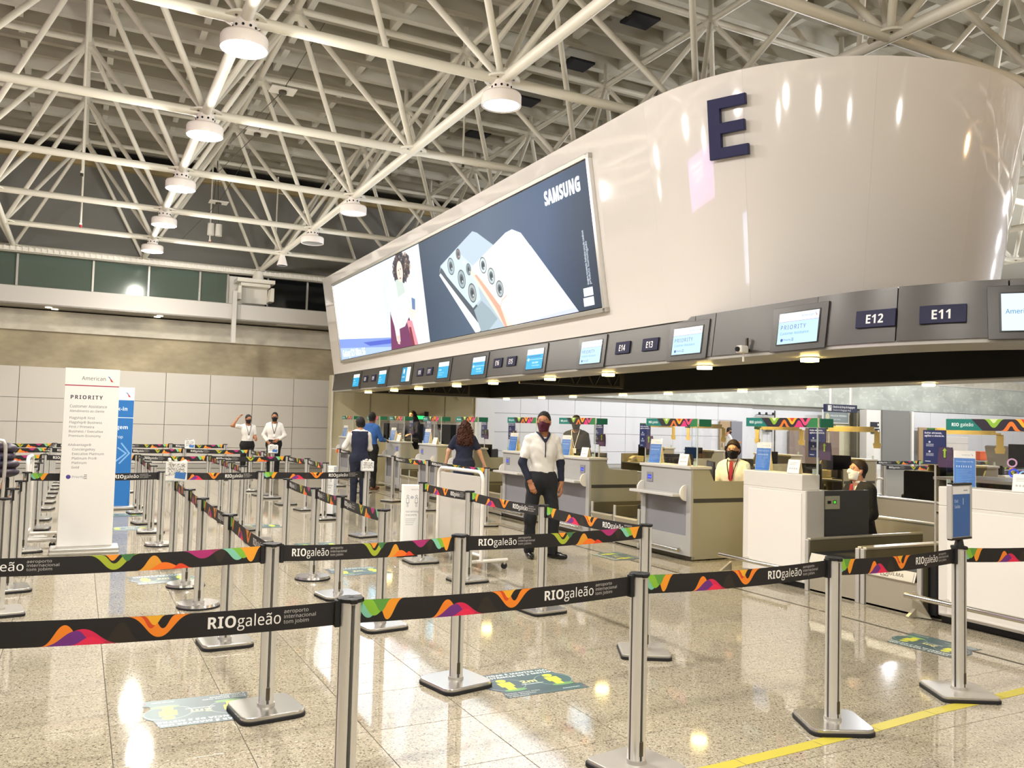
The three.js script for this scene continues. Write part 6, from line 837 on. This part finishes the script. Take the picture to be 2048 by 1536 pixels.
const hairDark = std(0x0d0907, .75), hairBrown = std(0x20130b, .75), hairCurly = std(0x43200f, .75), hairGrey = std(0x1d1a18, .75);
const C = { white: cloth(0xdedad2), cream: cloth(0xe3dcc6), navy: cloth(0x1a2038), dark: cloth(0x15171b), black: cloth(0x0f0f11), blue: cloth(0x2f5b9a), tNavy: cloth(0x171c30), maroon: cloth(0x4a0f26), orangeMask: cloth(0xe0592c), whiteMask: cloth(0xe6e3dc), tie: cloth(0x9c1f25, .6), greyMask: cloth(0x6b6360), polo: cloth(0x0e1013) };
const down = (k, out = .16, fwd = 0) => ({ upper: [k * out, -1, fwd], fore: [k * .06, -1, .14 + fwd], palm: [-k * .8, 0, -.5], thumb: k, curl: .55 });
person('man in a white polo over long dark sleeves with a maroon mask, walking', { at: [5.1, 0, -9.05], yaw: -12, h: 1.8, headYaw: -30, headPitch: 0, skin: 'tan', hairMat: hairDark, hairThick: .006, cell: .013, handCell: .0042, headCell: .0045, mask: C.maroon, shirt: C.white, wrinkle: .006, sleeve: .82, hem: -.02, undersleeve: C.tNavy, vCollar: C.tNavy, placket: C.tNavy, trousers: C.dark, belt: M.black, bulk: 1.0,
  right: { upper: [-.3, -1, .02], fore: [.34, -1, .36], palm: [.3, 0, -1], thumb: -1, curl: .9 }, left: { upper: [.3, -1, -.1], fore: [.0, -1, .2], palm: [-.8, 0, -.6], thumb: 1, curl: .6 }, rightLeg: { thigh: [-.1, -1, -.02], shin: [.03, -1, -.14], toe: [-.1, 0, 1] }, leftLeg: { thigh: [.12, -1, .18], shin: [.02, -1, -.1], toe: [.62, 0, .8] } });
const w1 = person('woman with long curly brown hair in a navy dress, seen from behind', { at: [6.35, 0, -14.2], yaw: 152, h: 1.68, headYaw: 12, skin: 'pale', hairMat: hairCurly, longHair: .27, curl: true, hairCell: .008, cell: .014, dress: C.navy, dressHem: .42, sleeve: .8, bulk: 1.1, bust: true, right: { upper: [-.5, -1, .1], fore: [-.42, -1, .12], palm: [.6, 0, -.6], thumb: -1, curl: .8 }, left: { upper: [.55, -1, .05], fore: [.2, -1, .1], palm: [-.8, 0, -.4], thumb: 1, curl: .9 }, rightLeg: { thigh: [-.03, -1, .02] }, leftLeg: { thigh: [.04, -1, -.02] } });
person('man in a navy vest and white shirt with hand at his chin, seen from behind', { at: [4.82, 0, -15.7], yaw: 165, h: 1.7, headYaw: 10, skin: 'light', hairMat: hairDark, hairThick: .013, cell: .014, shirt: C.white, sleeve: 1.92, hem: -.02, vest: C.navy, collar: C.white, trousers: C.tNavy, right: { upper: [-.15, -1, .25], fore: [.2, .1, 1], palm: [0, 1, 0], thumb: -1, curl: .6 }, left: { upper: [.5, -1, .2], fore: [-.55, .95, .5], palm: [0, .2, -1], thumb: 1, curl: .9 }, rightLeg: { thigh: [-.01, -1, 0] }, leftLeg: { thigh: [.0, -1, .03] } });
person('tall man in a blue shirt with an orange mask at the far counters', { at: [6.2, 0, -19.3], yaw: 128, h: 1.84, headYaw: 14, skin: 'brown', hairMat: hairDark, hairThick: .006, cell: .015, mask: C.orangeMask, shirt: C.blue, sleeve: 1.9, hem: -.04, trousers: C.black, shoes: std(0x6b3d22, .4), right: { upper: [-.2, -1, .35], fore: [.15, -.1, 1], palm: [.5, -1, 0], thumb: -1, curl: .5 }, left: { upper: [.2, -1, .2], fore: [-.1, -.3, 1], palm: [-.5, -1, 0], thumb: 1, curl: .5 } });
{ const pf = thing('staff_platform', 'low dark platform behind the far counters for standing clerks', 'platform', [7.95, 0, -21.2]); mesh('deck', bx(.66, .18, .7, 0, .095, 0, .01), M.darkSteel, pf); mesh('edge', bx(.02, .06, .7, -.34, .06, 0), M.alu, pf); }
person('clerk in dark uniform with a headset standing behind the far acrylic guards', { at: [7.95, .19, -21.2], yaw: -55, h: 1.74, headYaw: -8, skin: 'pale', hairMat: hairDark, hairThick: .012, longHair: .16, hairCell: .009, cell: .017, shirt: C.tNavy, sleeve: 1.9, trousers: C.black, headset: true, right: { upper: [-.2, -1, .4], fore: [.2, -.1, 1], palm: [0, -1, 0], thumb: -1, curl: .5 }, left: { upper: [.2, -1, .4], fore: [-.2, -.1, 1], palm: [0, -1, 0], thumb: 1, curl: .5 } });
person('man in a dark polo with a lanyard behind the patterned header of counter E14', { at: [8.05, 0, -13.05], yaw: -42, h: 1.83, skin: 'brown', hairMat: hairDark, hairThick: .006, cell: .015, mask: C.black, shirt: C.polo, sleeve: .8, trousers: C.black, lanyard: C.white, bulk: 1.15, right: down(-1, .2), left: down(1, .2) });
const seatLeg = (k, d = .9) => ({ thigh: [k * .12, -.12, d], shin: [0, -1, -.05], toe: [k * .1, 0, 1] });
put('chair', 8.05, 0, -8.9, 2.1, 'black office chair under the seated clerk at counter E13').position.y = .06; put('stool', 8.06, 0, -6.82, 1.4, 'black round stool under the man in the dark suit');
person('seated clerk in a cream shirt, red tie and black mask behind counter E13', { at: [8.02, .0, -8.88], yaw: -58, h: 1.76, pelvis: .66, headYaw: 4, headPitch: 4, skin: 'light', hairMat: hairBrown, hairThick: .016, cell: .014, mask: C.black, shirt: C.cream, sleeve: 1.9, collar: C.white, tie: C.tie, lanyard: C.black, trousers: C.dark, bulk: 1.08, right: { upper: [-.25, -1, .35], fore: [.1, -.25, 1], palm: [0, -1, 0], thumb: -1, curl: .5 }, left: { upper: [.25, -1, .35], fore: [-.1, -.25, 1], palm: [0, -1, 0], thumb: 1, curl: .5 }, rightLeg: seatLeg(-1), leftLeg: seatLeg(1) });
person('seated man in a dark suit and red tie with a white mask, in profile', { at: [8.06, 0, -6.82], yaw: -100, h: 1.7, pelvis: .54, headYaw: -14, headPitch: -8, skin: 'light', hairMat: hairBrown, hairThick: .009, cell: .013, mask: C.whiteMask, shirt: C.white, sleeve: 1.9, collar: C.white, tie: C.tie, jacket: C.black, trousers: C.black, bulk: 1.16, right: { upper: [-.25, -1, .2], fore: [.1, -.7, .8], palm: [0, -1, 0], thumb: -1, curl: .5 }, left: { upper: [.25, -1, .1], fore: [-.1, -.6, .8], palm: [0, -1, 0], thumb: 1, curl: .5 }, rightLeg: seatLeg(-1), leftLeg: seatLeg(1) });
person('far man in a white polo scratching his head, black mask and lanyard', { at: [4.05, 0, -23.3], yaw: 4, h: 1.72, headYaw: 10, headPitch: 6, skin: 'tan', hairMat: hairGrey, hairThick: .006, cell: .018, mask: C.black, shirt: C.white, sleeve: .75, trousers: C.black, lanyard: C.black, right: { upper: [-.95, .12, .3], fore: [.62, .85, -.1], palm: [1, -.2, 0], thumb: 1, curl: .7 }, left: { upper: [.12, -1, .1], fore: [-.1, -.15, 1], palm: [-1, 0, 0], thumb: 1, curl: 1 } });
person('far man in a white long sleeved shirt and black mask holding a dark bag', { at: [4.75, 0, -23.3], yaw: -12, h: 1.8, headYaw: -6, skin: 'tan', hairMat: hairDark, hairThick: .007, cell: .018, mask: C.black, shirt: C.white, sleeve: 1.88, trousers: C.black, lanyard: C.black, bulk: 1.12, right: { upper: [-.4, -1, .0], fore: [.5, -.75, .5], palm: [.5, 0, -.6], thumb: -1, curl: .9 }, left: { upper: [.4, -1, .05], fore: [-.75, -.55, .6], palm: [-.5, 0, -.6], thumb: 1, curl: .9 } });
{ const b = thing('small_bag', 'small dark bag held by the far man in the long sleeved shirt', 'bag', [4.66, .84, -22.96]); mesh('body', bx(.3, .14, .1, 0, 0, 0, .03, 3), C.black, b); mesh('handle', tube([[-.08, .06, 0], [-.06, .13, 0], [.06, .13, 0], [.08, .06, 0]], .01, 20, 6), C.black, b); }
{ const b = thing('paper_sheet', 'white paper hanging in the hand of the curly haired woman', 'paper', [6.02, .62, -14.42], .5); const g = new THREE.BoxGeometry(.15, .25, .002, 6, 8, 1), p = g.attributes.position; for (let i = 0; i < p.count; i++) p.setZ(i, p.getZ(i) + .02 * Math.sin(p.getX(i) * 14) * (p.getY(i) + .13)); g.computeVertexNormals(); mesh('sheet', g, M.paper, b); }
person('distant man in a white shirt looking down by the brown door', { at: [22.3, 0, -25.0], yaw: 70, h: 1.74, headYaw: 6, headPitch: 22, skin: 'tan', hairMat: hairDark, cell: .022, handCell: .009, headCell: .008, mask: C.black, shirt: C.white, sleeve: .8, trousers: C.dark, right: { upper: [-.1, -1, .4], fore: [.1, .1, 1], palm: [1, 0, 0], thumb: -1, curl: .8 }, left: { upper: [.1, -1, .3], fore: [-.1, 0, 1], palm: [-1, 0, 0], thumb: 1, curl: .8 } });
person('dark haired traveller in a dark jacket cut by the left picture edge', { at: [-1.0, 0, -11.35], yaw: 8, h: 1.66, lean: 42, headPitch: -20, skin: 'light', hairMat: hairDark, hairThick: .012, cell: .018, shirt: C.dark, sleeve: 1.9, trousers: C.black, right: down(-1), left: { upper: [.15, -1, .4], fore: [0, -.4, 1], palm: [0, -1, 0], thumb: 1, curl: .9 } });
renderer.render(scene, camera);
